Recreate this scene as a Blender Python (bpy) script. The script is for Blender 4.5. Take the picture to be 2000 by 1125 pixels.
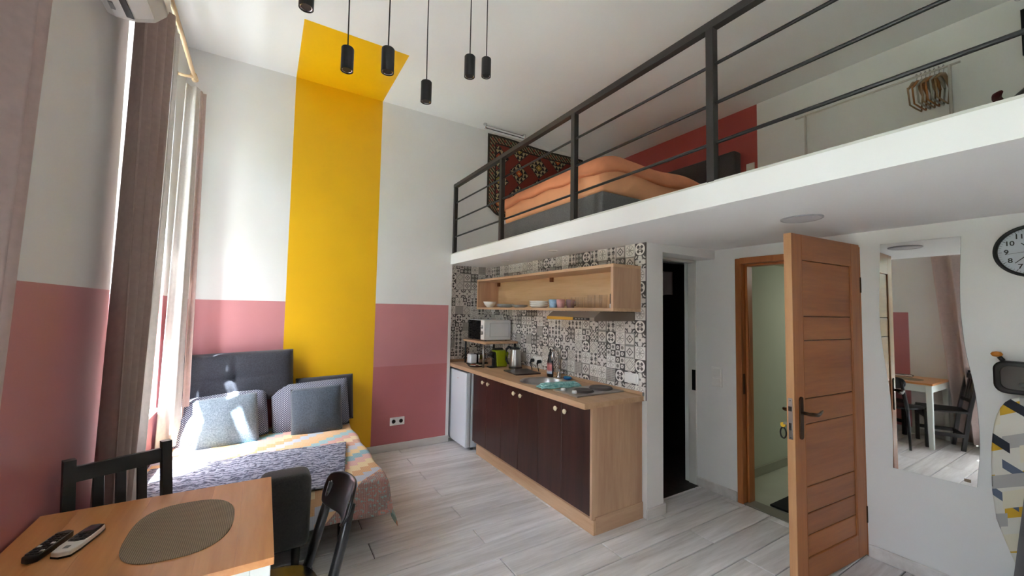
import bpy, bmesh, math, random
from mathutils import Vector, Matrix, Euler
random.seed(7)
for o in list(bpy.data.objects): bpy.data.objects.remove(o)
S = bpy.context.scene
COL = S.collection
pi = math.pi

# ------------------------------------------------------------------ camera
FPX, YAW, PITCH, ROLL = 786.3, 31.48, 3.163, 1.024
ya, pa, ra = [math.radians(v) for v in (YAW, PITCH, ROLL)]
fw = Vector((math.sin(ya)*math.cos(pa), math.cos(ya)*math.cos(pa), math.sin(pa)))
rt = Vector((math.cos(ya), -math.sin(ya), 0)); up = rt.cross(fw)
r2 = rt*math.cos(ra)+up*math.sin(ra); u2 = up*math.cos(ra)-rt*math.sin(ra)
cd = bpy.data.cameras.new('camera'); cam = bpy.data.objects.new('camera', cd); COL.objects.link(cam)
cam.matrix_world = Matrix(((r2.x, u2.x, -fw.x, 0), (r2.y, u2.y, -fw.y, 0), (r2.z, u2.z, -fw.z, 1.5), (0, 0, 0, 1)))
cd.sensor_fit = 'HORIZONTAL'; cd.sensor_width = 36; cd.lens = FPX/2000*36
cd.clip_start = .02; cd.clip_end = 200
S.camera = cam

# ------------------------------------------------------------------ light
SUN_DIR = Vector((1, .62, -2.6))
W = bpy.data.worlds.new('sky'); S.world = W; W.use_nodes = True
wn = W.node_tree; bg = wn.nodes['Background']
sky = wn.nodes.new('ShaderNodeTexSky'); sky.sky_type = 'NISHITA'; sky.sun_disc = False
sky.sun_elevation = math.radians(64); sky.sun_rotation = math.atan2(-SUN_DIR.x, -SUN_DIR.y)
sky.air_density = 1.0; sky.dust_density = 2.5
hs = wn.nodes.new('ShaderNodeHueSaturation'); hs.inputs['Saturation'].default_value = .7
wn.links.new(sky.outputs[0], hs.inputs['Color']); wn.links.new(hs.outputs[0], bg.inputs[0])
bg.inputs[1].default_value = 1.3
sl = bpy.data.lights.new('sun', 'SUN'); sl.energy = 32; sl.angle = math.radians(.6); sl.color = (.89, .95, 1)
so = bpy.data.objects.new('sun', sl); COL.objects.link(so); so.location = (-6, -3, 12)
so.rotation_euler = SUN_DIR.to_track_quat('-Z', 'Y').to_euler()
WINS = [(2.75, 3.98, .70, 3.30), (-.30, .98, .50, 3.20)]   # y0, y1, z0, z1 in the left wall
for w in WINS:
    al = bpy.data.lights.new('window_portal', 'AREA'); al.shape = 'RECTANGLE'; al.size = w[1]-w[0]; al.size_y = w[3]-w[2]
    al.cycles.is_portal = True
    ao = bpy.data.objects.new('window_portal', al); COL.objects.link(ao)
    ao.location = (-1.16, (w[0]+w[1])/2, (w[2]+w[3])/2); ao.rotation_euler = (0, -pi/2, 0)
    ao.rotation_euler = Vector((1, 0, 0)).to_track_quat('-Z', 'Z').to_euler()
V = S.view_settings; V.view_transform = 'Standard'; V.look = 'None'; V.exposure = 1.6; V.gamma = 1; V.use_curve_mapping = False
cy = S.cycles; cy.use_denoising = True; cy.denoiser = 'OPENIMAGEDENOISE'
cy.max_bounces = 12; cy.diffuse_bounces = 7; cy.glossy_bounces = 5; cy.transmission_bounces = 8; cy.transparent_max_bounces = 12
cy.sample_clamp_indirect = 12; cy.caustics_reflective = False; cy.caustics_refractive = False; cy.blur_glossy = .5

# ------------------------------------------------------------------ colours and materials
def lin(h):
    h = h.lstrip('#'); c = [int(h[i:i+2], 16)/255 for i in (0, 2, 4)]
    return tuple(v/12.92 if v <= .04045 else ((v+.055)/1.055)**2.4 for v in c)
MATS = {}
def newmat(name):
    m = bpy.data.materials.new(name); m.use_nodes = True; MATS[name] = m
    return m, m.node_tree, m.node_tree.nodes['Principled BSDF']
class X:                                    # tiny expression wrapper round Math nodes
    def __init__(s, nt, k): s.nt = nt; s.k = k
    def op(s, o, *a):
        n = s.nt.nodes.new('ShaderNodeMath'); n.operation = o
        for i, v in enumerate((s,)+a):
            if isinstance(v, X): s.nt.links.new(v.k, n.inputs[i])
            else: n.inputs[i].default_value = v
        return X(s.nt, n.outputs[0])
    def __add__(s, b): return s.op('ADD', b)
    def __sub__(s, b): return s.op('SUBTRACT', b)
    def __mul__(s, b): return s.op('MULTIPLY', b)
    def __truediv__(s, b): return s.op('DIVIDE', b)
    def __lt__(s, b): return s.op('LESS_THAN', b)
    def __gt__(s, b): return s.op('GREATER_THAN', b)
    def abs(s): return s.op('ABSOLUTE')
    def floor(s): return s.op('FLOOR')
    def fract(s): return s.op('FRACT')
    def sin(s): return s.op('SINE')
    def sqrt(s): return s.op('SQRT')
    def mx(s, b): return s.op('MAXIMUM', b)
    def mn(s, b): return s.op('MINIMUM', b)
    def mod(s, b): return s.op('FLOORED_MODULO', b)
def coords(nt, kind='Object'):
    tc = nt.nodes.new('ShaderNodeTexCoord'); sp = nt.nodes.new('ShaderNodeSeparateXYZ')
    nt.links.new(tc.outputs[kind], sp.inputs[0])
    return tc.outputs[kind], X(nt, sp.outputs[0]), X(nt, sp.outputs[1]), X(nt, sp.outputs[2])
def ramp(nt, fac, stops, interp='LINEAR'):
    n = nt.nodes.new('ShaderNodeValToRGB'); e = n.color_ramp; e.interpolation = interp
    while len(e.elements) < len(stops): e.elements.new(.5)
    for el, (p, c) in zip(e.elements, stops): el.position = p; el.color = tuple(c)+(1,)
    nt.links.new(fac.k if isinstance(fac, X) else fac, n.inputs[0])
    return n.outputs[0]
def mixc(nt, fac, a, b):
    n = nt.nodes.new('ShaderNodeMix'); n.data_type = 'RGBA'
    for v, i in ((fac, 0), (a, 6), (b, 7)):
        if isinstance(v, X): nt.links.new(v.k, n.inputs[i])
        elif isinstance(v, bpy.types.NodeSocket): nt.links.new(v, n.inputs[i])
        else: n.inputs[i].default_value = v if i == 0 else tuple(v)+(1,)
    return n.outputs[2]
def noise(nt, vec, scale, detail=3, rough=.5, dist=0):
    n = nt.nodes.new('ShaderNodeTexNoise'); n.inputs['Scale'].default_value = scale
    n.inputs['Detail'].default_value = detail; n.inputs['Roughness'].default_value = rough; n.inputs['Distortion'].default_value = dist
    if vec is not None: nt.links.new(vec, n.inputs['Vector'])
    return n.outputs[0]
def bump(nt, b, h, strength=.2, dist=.01):
    n = nt.nodes.new('ShaderNodeBump'); n.inputs['Strength'].default_value = strength; n.inputs['Distance'].default_value = dist
    nt.links.new(h.k if isinstance(h, X) else h, n.inputs['Height']); nt.links.new(n.outputs[0], b.inputs['Normal'])
def plain(name, h, rough=.5, metal=0, var=.06, scale=4, bmp=0, spec=.5):
    m, nt, b = newmat(name); c = lin(h)
    v, x, y, z = coords(nt)
    f = noise(nt, v, scale, 3)
    nt.links.new(ramp(nt, f, [(.3, [k*(1-var) for k in c]), (.7, [min(1, k*(1+var)) for k in c])]), b.inputs['Base Color'])
    b.inputs['Roughness'].default_value = rough; b.inputs['Metallic'].default_value = metal; b.inputs['Specular IOR Level'].default_value = spec
    if bmp: bump(nt, b, noise(nt, v, scale*20, 2), bmp, .004)
    return m
def stretch(nt, vec, s, rnd=True):
    mp = nt.nodes.new('ShaderNodeMapping'); mp.inputs['Scale'].default_value = s
    nt.links.new(vec, mp.inputs['Vector'])
    if rnd:
        oi = nt.nodes.new('ShaderNodeObjectInfo'); q = nt.nodes.new('ShaderNodeVectorMath'); q.operation = 'SCALE'
        cb = nt.nodes.new('ShaderNodeCombineXYZ'); r = X(nt, oi.outputs['Random'])
        for i, k in enumerate((31, 17, 23)): nt.links.new((r*k).k, cb.inputs[i])
        nt.links.new(cb.outputs[0], mp.inputs['Location'])
        return mp.outputs[0], r
    return mp.outputs[0], None
def wood(name, dark, light, axis='Z', rough=.45, fine=9, tone=.1, knots=False):
    m, nt, b = newmat(name); v, x, y, z = coords(nt)
    i = 'XYZ'.index(axis); s = [1., 1., 1.]; s[i] = .08
    sv, r = stretch(nt, v, s)
    g1 = noise(nt, sv, fine, 5, .6, .4); g2 = noise(nt, sv, fine*6, 3, .6)
    f = X(nt, g1)*.75 + X(nt, g2)*.3
    c = ramp(nt, f, [(.32, lin(dark)), (.52, [(p+q)/2 for p, q in zip(lin(dark), lin(light))]), (.72, lin(light))])
    h = nt.nodes.new('ShaderNodeHueSaturation'); nt.links.new(c, h.inputs['Color'])
    nt.links.new((r*(2*tone)+(1-tone)).k, h.inputs['Value'])
    out = h.outputs[0]
    if knots:
        vo = nt.nodes.new('ShaderNodeTexVoronoi'); s2 = [2.6, 2.6, 2.6]; s2[i] = 1.0
        kv, _ = stretch(nt, v, s2); nt.links.new(kv, vo.inputs['Vector']); vo.inputs['Scale'].default_value = 2.0
        out = mixc(nt, X(nt, vo.outputs['Distance']) < .075, out, [q*.45 for q in lin(dark)])
    nt.links.new(out, b.inputs['Base Color']); b.inputs['Roughness'].default_value = rough
    bump(nt, b, f, .12, .003)
    return m
def weave(name, a, bcol, scale=220, rough=.95, sheen=.2):
    m, nt, b = newmat(name); v, x, y, z = coords(nt)
    w = (x*scale*4).sin()*(z*scale*4).sin()
    n = X(nt, noise(nt, v, 110, 5, .75))
    f = w*.07+n
    nt.links.new(ramp(nt, f, [(.3, lin(a)), (.72, lin(bcol))]), b.inputs['Base Color'])
    b.inputs['Roughness'].default_value = rough; b.inputs['Sheen Weight'].default_value = sheen
    bump(nt, b, f, .35, .003)
    return m
def glassmat(name, tint=(1, 1, 1), rough=0, thin=True):
    m, nt, b = newmat(name)
    nt.nodes.remove(b); out = nt.nodes['Material Output']
    t = nt.nodes.new('ShaderNodeBsdfTransparent'); t.inputs[0].default_value = tuple(tint)+(1,)
    g = nt.nodes.new('ShaderNodeBsdfGlossy'); g.inputs['Roughness'].default_value = rough+.02
    fr = nt.nodes.new('ShaderNodeLayerWeight'); fr.inputs[0].default_value = .5
    fc = X(nt, fr.outputs['Facing']); fc = fc*fc; fc = fc*fc*.35+.04
    mx = nt.nodes.new('ShaderNodeMixShader'); nt.links.new(fc.k, mx.inputs[0])
    nt.links.new(t.outputs[0], mx.inputs[1]); nt.links.new(g.outputs[0], mx.inputs[2]); nt.links.new(mx.outputs[0], out.inputs[0])
    return m

WHITE = plain('white_paint', 'e9e8e6', .85, var=.015, scale=3, bmp=.05)
CEIL = plain('ceiling_paint', 'efefef', .8, var=.01, scale=2, bmp=.04)
PINK = plain('pink_paint', 'c8868a', .55, var=.03, scale=2.5, bmp=.05)
PINK2 = plain('dusky_red_lower', 'bf7274', .55, var=.03, scale=2.5, bmp=.05)  # redder tone for the lower strip of the pink back-wall panels
LEFTPINK = plain('rose_paint', 'c07c80', .5, var=.03, scale=2.5, bmp=.05)
RED = plain('loft_red_paint', 'b2504c', .6, var=.03, scale=2.5, bmp=.05)
YELLOW = plain('yellow_paint', 'f2ba04', .5, var=.03, scale=2.5, bmp=.05)
HALLW = plain('hall_green_grey_paint', 'b9bfae', .8, var=.02)
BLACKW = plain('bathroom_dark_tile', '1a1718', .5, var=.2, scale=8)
SUB = plain('subfloor', '2c2926', .9)
FLOORM = wood('pale_laminate', 'b6b0ab', 'f4f2f1', 'X', .3, 9, .04)
SKIRT = wood('pale_skirting', 'c4beb9', 'e4e0dc', 'X', .5, 7, .03)
OAK = wood('sonoma_oak', 'b48c6a', 'd4b08c', 'Y', .5, 9, .04)
OAKZ = wood('sonoma_oak_upright', 'ac8468', 'cfab8a', 'Z', .5, 9, .04)
WENGE = wood('wenge_veneer', '2a1613', '4a2a24', 'Z', .32, 12, .04)
PINE = wood('pine_top', 'c98245', 'e6aa6c', 'Y', .3, 8, .05, knots=True)
DOORW = wood('alder_door_flat', '93532c', 'bd7640', 'X', .4, 8, .08)
DOORWZ = wood('alder_door_upright', '93532c', 'bd7842', 'Z', .4, 8, .05)
EDGEW = wood('door_edge_wood', 'b98458', 'd8a878', 'Z', .5, 8, .1)
RODW = wood('curtain_pole_wood', 'c2a078', 'dcc3a0', 'Y', .4, 10, .05)
BLACKWOOD = wood('black_stained_wood', '141010', '241d1b', 'Z', .35, 14, .05)
BLKMET = plain('black_metal', '2b2a2b', .4, .3, var=.05)
RAILM = plain('dark_grey_rail_metal', '3a3634', .45, .4, var=.06)
BLKPL = plain('black_plastic', '0e0e10', .3, var=.05)
CHROME = plain('chrome', 'd8d8da', .12, 1, var=.02)
STEEL = plain('brushed_steel', 'b0aca8', .3, 1, var=.05)
BRONZE = plain('antique_bronze', '4a3524', .35, .8, var=.15)
WPL = plain('white_plastic', 'eceae6', .35, var=.02)
WENAM = plain('white_enamel', 'e6ebf0', .25, var=.01)
GREYP = plain('grey_plastic', '8a8a88', .5)
CERAM = plain('white_ceramic', 'efebe4', .18, var=.02)
CERG = plain('grey_ceramic', 'b4b6b4', .2, var=.02)
CREAM = plain('cream_knob', 'e6d8b4', .35)
TABLEW = plain('white_table_paint', 'e4ebe6', .45, var=.02)
DKFAB = weave('charcoal_sofa_fabric', '1c1d23', '3b3d47', 260)
DKFAB2 = weave('charcoal_arm_fabric', '1d1b1b', '363332', 260)
CUSH = weave('blue_grey_cushion_fabric', '46525e', '84919b', 300)
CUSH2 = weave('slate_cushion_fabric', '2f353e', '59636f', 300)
GREYFAB = weave('grey_bed_base_fabric', '4c4a4a', '726f6e', 200)
DKHEAD = weave('dark_headboard_fabric', '393334', '575051', 200)
GLASS = glassmat('clear_glass')
PANE = glassmat('window_glass', (.97, .99, 1))

# ------------------------------------------------------------------ geometry builder
ORG = {}
def mark(o, label=None, cat=None, group=None, kind=None):
    if label: o['label'] = label
    if cat: o['category'] = cat
    if group: o['group'] = group
    if kind: o['kind'] = kind
    return o
def thing(name, label, cat, loc=(0, 0, 0), group=None):
    o = bpy.data.objects.new(name, None); COL.objects.link(o); o.location = loc; o.empty_display_size = .05
    ORG[o] = Vector(loc)
    return mark(o, label, cat, group)
class G:
    def __init__(s): s.v = []; s.f = []; s.m = []; s.mi = 0; s.T = None
    def vert(s, p):
        p = Vector(p)
        if s.T: p = s.T @ p
        s.v.append(p); return len(s.v)-1
    def face(s, idx): s.f.append(tuple(idx)); s.m.append(s.mi)
    def box(s, x0, x1, y0, y1, z0, z1):
        i = [s.vert(p) for p in ((x0,y0,z0),(x1,y0,z0),(x1,y1,z0),(x0,y1,z0),(x0,y0,z1),(x1,y0,z1),(x1,y1,z1),(x0,y1,z1))]
        for q in ((0,3,2,1),(4,5,6,7),(0,1,5,4),(1,2,6,5),(2,3,7,6),(3,0,4,7)): s.face([i[k] for k in q])
        return s
    def prism(s, pts, a0, a1, axis='Z'):
        def mk(p, a):
            return {'Z': (p[0], p[1], a), 'Y': (p[0], a, p[1]), 'X': (a, p[0], p[1])}[axis]
        n = len(pts); b = [s.vert(mk(p, a0)) for p in pts]; t = [s.vert(mk(p, a1)) for p in pts]
        s.face(b[::-1]); s.face(t)
        for k in range(n): s.face((b[k], b[(k+1) % n], t[(k+1) % n], t[k]))
        return s
    def tube(s, path, r, n=12, caps=True):
        path = [Vector(p) for p in path]; rs = r if isinstance(r, (list, tuple)) else [r]*len(path)
        rings = []; ref = None
        for k, p in enumerate(path):
            d = (path[min(k+1, len(path)-1)]-path[max(k-1, 0)]).normalized()
            if ref is None:
                ref = Vector((0, 0, 1)) if abs(d.z) < .9 else Vector((1, 0, 0))
            a = d.cross(ref).normalized(); b = d.cross(a).normalized(); ref = b.cross(d) if False else ref
            rings.append([s.vert(p+(a*math.cos(2*pi*j/n)+b*math.sin(2*pi*j/n))*rs[k]) for j in range(n)])
        for k in range(len(rings)-1):
            for j in range(n): s.face((rings[k][j], rings[k+1][j], rings[k+1][(j+1) % n], rings[k][(j+1) % n]))
        if caps: s.face(rings[0]); s.face(rings[-1][::-1])
        return s
    def lathe(s, prof, c=(0, 0, 0), n=28, axis='Z', caps=True):
        rings = []
        for r, h in prof:
            ring = []
            for j in range(n):
                a = 2*pi*j/n; p = (r*math.cos(a), r*math.sin(a), h)
                if axis == 'X': p = (h, p[0], p[1])
                if axis == 'Y': p = (p[0], h, p[1])
                ring.append(s.vert((c[0]+p[0], c[1]+p[1], c[2]+p[2])))
            rings.append(ring)
        for k in range(len(rings)-1):
            for j in range(n): s.face((rings[k][j], rings[k][(j+1) % n], rings[k+1][(j+1) % n], rings[k+1][j]))
        if caps:
            if prof[0][0] > 1e-5: s.face(rings[0][::-1])
            if prof[-1][0] > 1e-5: s.face(rings[-1])
        return s
    def grid(s, nu, nv, fn):
        g = [[s.vert(fn(i/nu, j/nv)) for j in range(nv+1)] for i in range(nu+1)]
        for i in range(nu):
            for j in range(nv): s.face((g[i][j], g[i+1][j], g[i+1][j+1], g[i][j+1]))
        return g
    def build(s, name, mats, parent=None, smooth=False, bevel=0, seg=2, solid=0, sub=0, local=False, **kw):
        if not isinstance(mats, (list, tuple)): mats = [mats]
        if parent is None:
            mn = [min(v[i] for v in s.v) for i in range(3)]; mxx = [max(v[i] for v in s.v) for i in range(3)]
            org = Vector(((mn[0]+mxx[0])/2, (mn[1]+mxx[1])/2, mn[2]))
        else: org = ORG[parent]
        if local: org = Vector((0, 0, 0))
        me = bpy.data.meshes.new(name); me.from_pydata([v-org for v in s.v], [], s.f)
        for m in mats: me.materials.append(m)
        for p, k in zip(me.polygons, s.m): p.material_index = k; p.use_smooth = smooth
        bm = bmesh.new(); bm.from_mesh(me); bmesh.ops.remove_doubles(bm, verts=bm.verts, dist=1e-6)
        if not kw.get('open'): bmesh.ops.recalc_face_normals(bm, faces=bm.faces)
        if bevel: 
            es = [e for e in bm.edges if len(e.link_faces) == 2 and e.calc_face_angle(0) > .5]
            bmesh.ops.bevel(bm, geom=es, offset=bevel, segments=seg, profile=.5, affect='EDGES', clamp_overlap=True)
            if smooth is None or seg > 2:
                for f in bm.faces: f.smooth = True
        bm.to_mesh(me); bm.free()
        o = bpy.data.objects.new(name, me); COL.objects.link(o)
        if parent is None: o.location = org if not local else (0, 0, 0)
        else: o.parent = parent
        ORG[o] = org
        if solid:
            md = o.modifiers.new('thickness', 'SOLIDIFY'); md.thickness = solid; md.offset = 0
        if sub:
            md = o.modifiers.new('smooth', 'SUBSURF'); md.levels = sub; md.render_levels = sub
        return o
def struct(o): o['kind'] = 'structure'; return o
def place(o, loc, rz=0, rx=0, ry=0):
    o.location = loc; o.rotation_euler = (rx, ry, rz); return o
def rotz(loc, a): return Matrix.Translation(loc) @ Matrix.Rotation(a, 4, 'Z')
def clone(root, label=None):
    r = root.copy(); COL.objects.link(r); ORG[r] = ORG.get(root)
    for ch in list(root.children):
        c = ch.copy(); COL.objects.link(c); c.parent = r
        for g in list(ch.children):
            d = g.copy(); COL.objects.link(d); d.parent = c
    if label: r['label'] = label
    return r
def rrect(w, h, r, n=5):
    pts = []
    for cx, cz, a0 in ((w/2-r, h/2-r, 0), (-w/2+r, h/2-r, pi/2), (-w/2+r, -h/2+r, pi), (w/2-r, -h/2+r, 3*pi/2)):
        for k in range(n+1):
            a = a0+pi/2*k/n; pts.append((cx+r*math.cos(a), cz+r*math.sin(a)))
    return pts
# ------------------------------------------------------------------ the room
B, NB, XL, K, R, C = 4.335, 4.45, -.66, 2.433, 3.304, 3.717
LO, LT, LB, LW, Y0 = 1.815, 2.143, 2.016, 4.33, -2.4
PK, PKL = 1.545, 1.565
def soff(x): return LB+.022*(x-LO)
def wall(name, rects, axis, a0, a1, mats):
    g = G()
    for (p0, p1, z0, z1, m) in rects:
        g.mi = m
        if axis == 'Y': g.box(p0, p1, a0, a1, z0, z1)
        else: g.box(a0, a1, p0, p1, z0, z1)
    return struct(g.build(name, mats))
YL, YR = .164, .986
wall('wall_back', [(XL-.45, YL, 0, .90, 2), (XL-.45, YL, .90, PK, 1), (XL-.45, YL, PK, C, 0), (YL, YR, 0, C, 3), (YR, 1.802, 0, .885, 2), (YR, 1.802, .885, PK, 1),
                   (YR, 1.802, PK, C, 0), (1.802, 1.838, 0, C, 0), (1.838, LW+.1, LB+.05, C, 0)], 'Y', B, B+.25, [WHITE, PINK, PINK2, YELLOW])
g = G(); g.box(XL-.45, YL, Y0, B, C, C+.15); g.box(YR, LW+.1, Y0, B, C, C+.15); g.box(YL, YR, Y0, 3.405, C, C+.15); g.mi = 1; g.box(YL, YR, 3.405, B, C, C+.15)
struct(g.build('ceiling', [CEIL, YELLOW]))
rl = []
def seg(y0, y1, z0, z1, pink):
    if pink:
        if z0 < PKL: rl.append((y0, y1, z0, min(z1, PKL), 1))
        if z1 > PKL: rl.append((y0, y1, max(z0, PKL), z1, 0))
    else: rl.append((y0, y1, z0, z1, 0))
prev = Y0
for (a, b, z0, z1) in sorted(WINS):
    pk = a > 2
    if pk: seg(prev, 1.805, 0, C, False); seg(1.805, a, 0, C, True)
    else: seg(prev, a, 0, C, False)
    seg(a, b, 0, z0, pk); seg(a, b, z1, C, False); prev = b
seg(prev, B, 0, C, True)
wall('wall_left', rl, 'X', XL-.45, XL, [WHITE, LEFTPINK])
wall('wall_front', [(XL-.45, LW+.1, 0, C, 0)], 'Y', Y0-.15, Y0, [WHITE])
wall('wall_loft', [(Y0, 2.195, LB, C, 0), (2.195, B, LB, C, 1)], 'X', LW, LW+.12, [WHITE, RED])
# loft slab: fascia, floor and soffit in one solid, with a thin edge trim above the fascia
g = G(); g.prism([(LO, soff(LO)), (LW, soff(LW)), (LW, LT-.012), (LO, LT-.012)], Y0, NB, 'Y')
struct(g.build('ceiling_under_loft', CEIL))
g = G(); g.box(LO+.004, LW, Y0, B, LT-.012, LT); struct(g.build('floor_loft', plain('loft_floor_edge', 'cfcfc8', .5)))
# kitchen niche, bathroom corner and door wall
BW = 2.04
wall('wall_niche_back', [(1.838, K+.12, 0, LB+.02, 0)], 'Y', NB, NB+.12, [WHITE])
wall('wall_kitchen', [(BW+.14, NB, 0, LB+.05, 0)], 'X', K, K+.12, [WHITE])
g = G(); g.box(K, 2.615, BW, BW+.16, 0, 2.06); g.box(2.615, R, BW, BW+.16, 1.972, 2.06); struct(g.build('wall_bathroom_front', WHITE))
DY0, DY1, DZ = 1.045, 1.862, 1.955
wall('wall_right', [(Y0, DY0, 0, 2.10, 0), (DY0, DY1, DZ, 2.10, 0), (DY1, BW+.3, 0, 2.10, 0)], 'X', R, R+.12, [WHITE])
# bathroom: dark little room behind a white door frame
FY = 2.225
g = G()
g.box(2.60, 2.835, FY, FY+.06, 0, 2.04); g.box(3.288, R, FY-.005, FY+.07, 0, 2.0); g.box(2.60, R, FY-.005, FY+.07, 1.955, 2.04)
struct(g.build('door_2', plain('white_door_frame', 'd9d6d0', .5), bevel=.004))
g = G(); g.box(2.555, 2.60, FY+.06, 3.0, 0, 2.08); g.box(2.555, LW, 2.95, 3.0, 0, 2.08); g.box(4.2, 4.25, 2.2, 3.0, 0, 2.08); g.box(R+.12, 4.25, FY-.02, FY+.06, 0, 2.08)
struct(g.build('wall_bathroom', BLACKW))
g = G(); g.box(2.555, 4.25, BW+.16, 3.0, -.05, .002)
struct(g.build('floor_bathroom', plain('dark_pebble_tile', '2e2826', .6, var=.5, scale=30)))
# hallway behind the entrance door
wall('wall_hall', [(R+.12, 5.6, 0, 2.02, 0)], 'Y', 2.07, 2.16, [HALLW])
wall('wall_hall_end', [(-.4, 2.1, 0, 2.02, 0)], 'X', 5.6, 5.7, [HALLW])
wall('wall_hall_side', [(R+.12, 5.6, 0, 2.02, 0)], 'Y', -.4, -.3, [HALLW])
g = G(); g.box(R+.12, 5.6, -.4, 2.1, 2.0, 2.012); struct(g.build('ceiling_hall', HALLW))
g = G(); g.box(R+.02, 5.6, -.4, 2.1, -.06, -.008); hf = struct(g.build('floor_hall', plain('hall_grout', '8d9084', .8)))
HT = plain('hall_floor_tile', 'b4b7a6', .45, var=.08, scale=3)
tm = None
for i in range(-6, 8):
    for j in range(-6, 8):
        s = .40; cx = 4.0+(i-j)*s*.7071; cyy = 1.0+(i+j)*s*.7071
        if R+.12+.283 < cx < 5.3 and -.02 < cyy < 1.786:
            if tm is None:
                q = G(); q.box(-.1975, .1975, -.1975, .1975, -.006, 0); o = q.build('floor_tile', HT, hf); tm = o.data
            else:
                o = bpy.data.objects.new('floor_tile', tm); COL.objects.link(o); o.parent = hf
            o.location = Vector((cx, cyy, -.0005))-ORG[hf]; o.rotation_euler = (0, 0, pi/4)
            if tm is o.data and not hasattr(tm, '_s'):
                pass
# mesh of the first tile was built around its parent's origin: recentre it once
sh = ORG[hf]; 
for v in tm.vertices: v.co += sh
# edge pieces of the diagonal tile floor (cut tiles) as one slab just below
g = G(); g.box(R+.12, 5.6, -.4, 2.07, -.008, -.003); struct(g.build('floor_hall_border', HT))
g = G(); g.box(R+.13, 5.6, 2.052, 2.07, 0, .08); struct(g.build('baseboard_hall', plain('hall_skirting', '9a9a8a', .6)))
g = G(); g.box(R-.005, R+.125, DY0, DY1, -.008, .006); struct(g.build('trim_3', plain('threshold_strip', '8e8a80', .4, .5)))

# floor planks
g = G(); g.box(XL, R+.02, Y0, NB, -.06, -.010); g.box(2.6, R, BW, FY, -.06, -.010); fl = struct(g.build('floor', SUB))
PWD, PLN = .186, 1.30
pm = {}
row = -24
while True:
    ya_, yb_ = 1.990+row*PWD, 1.990+(row+1)*PWD
    row += 1
    if ya_ > NB-.02: break
    if yb_ < Y0+.02: continue
    y0, y1 = max(ya_, Y0), min(yb_, NB)
    off = -.02 if (row-1) % 2 == 0 else .63
    k = -3
    while True:
        x0, x1 = off+k*PLN, off+(k+1)*PLN; k += 1
        if x0 > R-.02: break
        xa, xb = max(x0, XL), min(x1, R)
        if xb-xa < .03: continue
        key = (round(xb-xa, 3), round(y1-y0, 3))
        if key not in pm:
            lx, ly = key; q = G(); e = .0028; bq = .003
            t = [(-lx/2+e, -ly/2+e), (lx/2-e, -ly/2+e), (lx/2-e, ly/2-e), (-lx/2+e, ly/2-e)]
            a = [q.vert((p[0], p[1], -.009)) for p in t]
            b_ = [q.vert((p[0], p[1], -bq)) for p in t]
            c_ = [q.vert((p[0]-math.copysign(bq, p[0]), p[1]-math.copysign(bq, p[1]), 0)) for p in t]
            q.face(a[::-1]); q.face(c_)
            for n_ in range(4):
                q.face((a[n_], a[(n_+1) % 4], b_[(n_+1) % 4], b_[n_])); q.face((b_[n_], b_[(n_+1) % 4], c_[(n_+1) % 4], c_[n_]))
            me = bpy.data.meshes.new('floor_plank'); me.from_pydata(q.v, [], q.f); me.materials.append(FLOORM); pm[key] = me
        o = bpy.data.objects.new('floor_plank', pm[key]); COL.objects.link(o); o.parent = fl
        o.location = Vector(((xa+xb)/2, (y0+y1)/2, 0))-ORG[fl]
# skirting boards
def skirt(name, x0, x1, y0, y1, h=.078):
    return struct(G().box(x0, x1, y0, y1, 0, h).build(name, SKIRT, bevel=.006))
skirt('baseboard_back', XL, 1.838, B-.016, B)
skirt('baseboard_left', XL, XL+.016, Y0, B)
skirt('baseboard_right', R-.016, R, Y0, DY0-.005)
skirt('baseboard_corner', R-.016, R, DY1+.004, FY-.005)
g = G(); g.box(K-.012, 2.63, BW-.016, BW, 0, .075); g.box(2.615, 2.63, BW, FY-.01, 0, .075); struct(g.build('baseboard_bathroom', SKIRT, bevel=.006))
# entrance door frame
g = G()
g.box(R-.014, R+.13, DY1-.045, DY1, 0, DZ); g.box(R-.014, R+.13, DY0, DY1-.045, DZ-.045, DZ); g.box(R-.004, R+.13, DY0, DY0+.012, 0, DZ-.045)
g.box(R+.05, R+.13, DY1-.062, DY1-.045, 0, DZ-.045); g.box(R+.05, R+.13, DY0, DY1-.062, DZ-.062, DZ-.045)
fr = struct(g.build('trim_1', DOORWZ, bevel=.004))
G().box(R+.01, R+.035, DY1-.047, DY1-.043, .86, 1.02).build('strike_plate', BRONZE, fr)
# windows: white frames set deep in the reveal, with transom, mullion and panes
FRW = plain('white_window_frame', 'eceeee', .4)
for n, (a, b, z0, z1) in enumerate(WINS):
    g = G(); x0, x1 = -1.11, -1.05; t = .07
    g.box(x0, x1, a, a+t, z0, z1); g.box(x0, x1, b-t, b, z0, z1); g.box(x0, x1, a+t, b-t, z0, z0+t); g.box(x0, x1, a+t, b-t, z1-t, z1)
    zt = 2.56
    g.box(x0, x1+.02, a+t, b-t, zt, zt+.30); m_ = (a+b)/2
    g.box(x0, x1+.01, m_-.04, m_+.04, z0+t, zt); g.box(x0, x1, m_-.03, m_+.03, zt+.30, z1-t)
    w = struct(g.build('window_%d' % (n+1), FRW, bevel=.006))
    for (ya1, yb1, za1, zb1) in ((a+t, m_-.04, z0+t, zt), (m_+.04, b-t, z0+t, zt), (a+t, m_-.03, zt+.30, z1-t), (m_+.03, b-t, zt+.30, z1-t)):
        G().box(-1.084, -1.078, ya1, yb1, za1, zb1).build('pane', PANE, w)
    G().box(XL-.42, XL+.015, a, b, z0-.001, z0+.025).build('window_sill', WPL, w, bevel=.006)
# outside ground and a few trees beyond the windows
g = G(); g.box(-40, -1.2, -40, 40, -4.2, -4.0); struct(g.build('ground_outside', plain('outside_ground', '8f947f', .9, var=.2)))

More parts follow.
